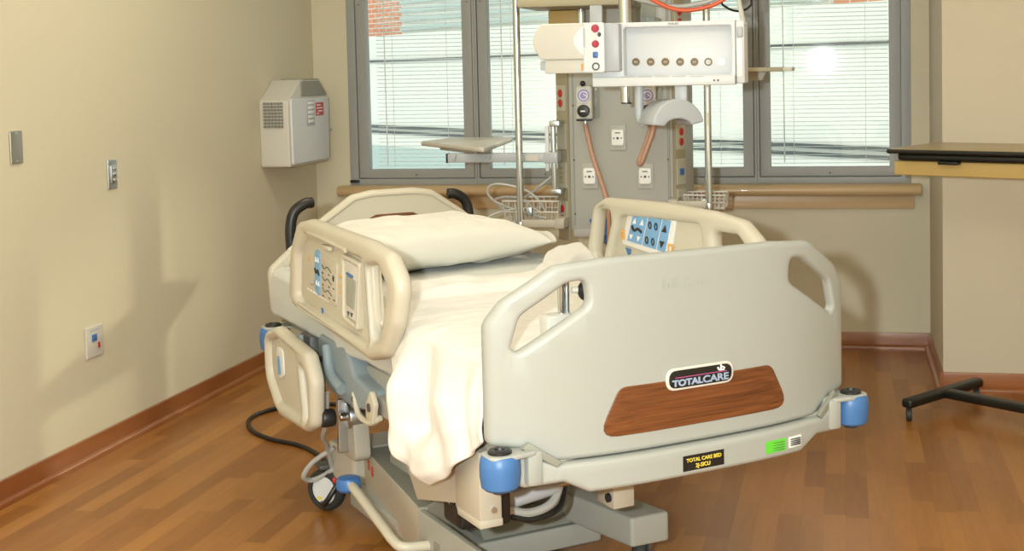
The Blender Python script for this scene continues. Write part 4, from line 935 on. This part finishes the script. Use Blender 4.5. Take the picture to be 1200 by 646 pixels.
# ------------------------------------------------------------------ bedding
def cover():
    def ltop(w): return 1.02+.42*sm(w, .05, .46)-.06*sm(-w, .25, .46)
    tab = [(.03, .60), (.07, .585), (.14, .54), (.20, .50), (.27, .452), (.345, .418), (.425, .422), (.49, .46), (.53, .515), (.59, .60), (.63, .70), (.70, .745), (1.2, .748)]
    def zb2(l):
        if l <= tab[0][0]: return tab[0][1]
        for (a, za), (b, zb3) in zip(tab, tab[1:]):
            if l <= b: return za+(zb3-za)*((l-a)/(b-a))
        return tab[-1][1]
    ZT_ = .763
    def fn(s, t):
        S0, S1 = .06, .66
        w = .47+(-.455-.47)*max(0, min(1, (s-S0)/(S1-S0)))
        l0 = .035+.035*sm(abs(w), .28, .46); l = l0+t*(ltop(w)-l0)
        if s < S0: return Vector((.475+.012*noise.noise(Vector((l*6, 0, 1))), l, ZT_-.02-(S0-s)/S0*.055))
        z = ZT_+.008*noise.noise(Vector((w*6, l*10, 0)))+.006*noise.noise(Vector((w*9, l*28, 3)))+.003*noise.noise(Vector((w*30, l*40, 6)))
        z += .028*sm(t, .85, .862)-.012*sm(t, .94, 1)+.006*noise.noise(Vector((w*9, t*30, 8)))*sm(t, .84, .9)+.024*sm(w, .27, .40)*math.exp(-((l-1.32)/.07)**2)+.012*math.exp(-((w+.2)/.25)**2)*math.exp(-((l-.97)/.05)**2)
        if s <= S1:
            e = sm(-w, .40, .455); return Vector((w, l, z-.012*e*e))
        q = (s-S1)/(1-S1); dz = max(0, ZT_-.008-zb2(l)); d = dz*q
        A_ = min(1, d/.12)
        lo = sm(q, .62, .80); rip = .050*math.exp(-((l-.50)/.045)**2)-.030*math.exp(-((l-.405)/.03)**2)*(1-lo)+.040*lo*math.exp(-((l-.36)/.10)**2)*(1-.7*sm(q, .92, 1))+.030*math.exp(-((l-.30+q*.10)/.045)**2)*(1-lo*.5)-.016*math.exp(-((l-.19+q*.05)/.03)**2)+.016*math.exp(-((l-.12)/.025)**2)+.012*noise.noise(Vector((l*14, q*3, 5)))
        out = .018*math.sin(min(1, q*2.2)*PI/2)
        return Vector((-.463-out-A_*(.012+rip), l+.0*q, ZT_-.012-d-.0*q))
    return MB().grid(fn, 88, 120, 'sheet')
cvr = cover().build('top_sheet', None, 180)
cvr.location = BW; cvr.rotation_euler = (0, 0, BR)
md_ = cvr.modifiers.new('thick', 'SOLIDIFY'); md_.thickness = .009; md_.offset = 1
md_ = cvr.modifiers.new('sub', 'SUBSURF'); md_.levels = 1; md_.render_levels = 1
tag(cvr, 'white top sheet spread over the lower bed, draped over its left side', 'sheet')
def pillow():
    a, b2, h = .355, .235, .098
    def fn(sgn):
        def f(u, v):
            x, y = 2*u-1, 2*v-1
            e = max(0, (1-abs(x)**2.6))*max(0, (1-abs(y)**2.6)); k = e**.42
            pinch = 1-.06*(1-abs(y)**2)*abs(x)**6
            cx2 = x*a*(1+.05*abs(y)**4)*pinch; cy2 = y*b2*(1+.06*abs(x)**4)*(1-.06*(1-x*x)*y**6)
            z = sgn*h*k*(1 if sgn > 0 else .62)
            z += .018*noise.noise(Vector((x*2.2, y*2.6, sgn)))*k+.010*noise.noise(Vector((x*5+y*3, y*4-x*2, 2)))*k+.005*noise.noise(Vector((x*11+y*6, y*6, 5)))*k
            return Vector((cx2, cy2, z+.012*x*x*0))
        return f
    mb = MB(); mb.grid(fn(1), 44, 30, 'pillow'); mb.grid(lambda u, v: fn(-1)(1-u, v), 44, 30, 'pillow')
    bmesh.ops.remove_doubles(mb.bm, verts=mb.bm.verts, dist=.0004); bmesh.ops.recalc_face_normals(mb.bm, faces=mb.bm.faces)
    return mb
PC = BM @ Vector((-.02, 1.56, .818))
pt_ = thing('pillow', 'plump white pillow lying at the head of the bed', 'pillow', PC, BR+.16)
p_ = pillow().build('pillow_body', pt_, 180); p_.modifiers.new('sub', 'SUBSURF').levels = 1
def hem():
    def f(u, v):
        x = .36+.13*u; y = -.16+.36*v
        return Vector((x-.03*(2*v-1)**2, y*(1-.15*u), -.012+.030*math.sin(PI*v)*(1-.5*u)+.016*noise.noise(Vector((u*3, v*5, 1)))+.012*math.sin(v*9)*u))
    return MB().grid(f, 14, 26, 'pillow')
hm = hem().build('pillowcase_hem', pt_, 180); s_ = hm.modifiers.new('t', 'SOLIDIFY'); s_.thickness = .012; hm.modifiers.new('s', 'SUBSURF').levels = 1
# power cord and blue wrap
pc_ = thing('power_cord', 'black power cord looping over the floor beside the bed', 'cord', at_z(300, 500, 0))
cpts = [at_z(u, v, .008) for u, v in ((400, 474), (372, 474), (330, 478), (303, 485), (291, 494), (297, 506), (318, 515), (350, 522), (372, 533))]
e1 = BM @ Vector((-.40, 1.50, .03)); e2 = BM @ Vector((-.33, 1.47, .14))
MB().tube([p-Vector(pc_.location) for p in cpts]+[at_z(386, 549, .02)-Vector(pc_.location), e1-Vector(pc_.location), e2-Vector(pc_.location)], .0085, 'black', 10).build('cord_run', pc_)
bw2 = thing('blue_wrap', 'crumpled blue wrap hanging at the column foot behind the right rail', 'wrap', at(712, 270, 5.50))
k = MB()
k.grid(lambda u, v: Vector(((u-.5)*.14+.02*noise.noise(Vector((u*3, v*4, 0))), .03*noise.noise(Vector((u*5, v*5, 2)))+.02*math.sin(u*7), (v-.5)*.10+.02*noise.noise(Vector((u*4, v*3, 7))))), 14, 12, 'blue_cap')
o_ = k.build('wrap_sheet', bw2, 180); o_.modifiers.new('t', 'SOLIDIFY').thickness = .01
# ------------------------------------------------------------------ light
def light(name, kind, loc, energy, col=(1, 1, 1), rot=None, **kw):
    l = bpy.data.lights.new(name, kind); l.energy = energy; l.color = col
    for k_, v in kw.items(): setattr(l, k_, v)
    o = bpy.data.objects.new(name, l); C.objects.link(o); o.location = loc
    if rot: o.rotation_euler = rot
    return o
light('flash', 'POINT', (-.19, -.05, 1.45), 385, (.91, 1, 1), shadow_soft_size=.03)
for x, y, e_ in ((-1.4, 1.2, 26), (1.0, 1.2, 9), (-1.5, 4.4, 21), (1.0, 4.2, 7)):
    light('ceiling_light', 'AREA', (x, y, ZC-.02), e_*.95, (1, .92, .72), (0, 0, 0), shape='RECTANGLE', size=1.2, size_y=.6)
sun = light('sun', 'SUN', (0, -5, 12), 1.25, (1, .98, .90), (math.radians(50), 0, math.radians(-8)), angle=.05)
gd = Vector((-1.72, -2.0, -1.2)).normalized()
gl = light('sun_glint', 'SPOT', Vector((-2.72, 4.55, .08))-gd*12, 9000, (1, .95, .70), None, spot_size=math.radians(8.5), spot_blend=.8, shadow_soft_size=.12)
gl.rotation_mode = 'QUATERNION'; gl.rotation_quaternion = gd.to_track_quat('-Z', 'Y')
w = bpy.data.worlds.new('sky'); bpy.context.scene.world = w; w.use_nodes = True
w.node_tree.nodes['Background'].inputs[0].default_value = (.92, 1, .98, 1); w.node_tree.nodes['Background'].inputs[1].default_value = 1.35
bpy.context.scene.cycles.max_bounces = 8; bpy.context.scene.cycles.transparent_max_bounces = 12
bpy.context.scene.cycles.use_denoising = True
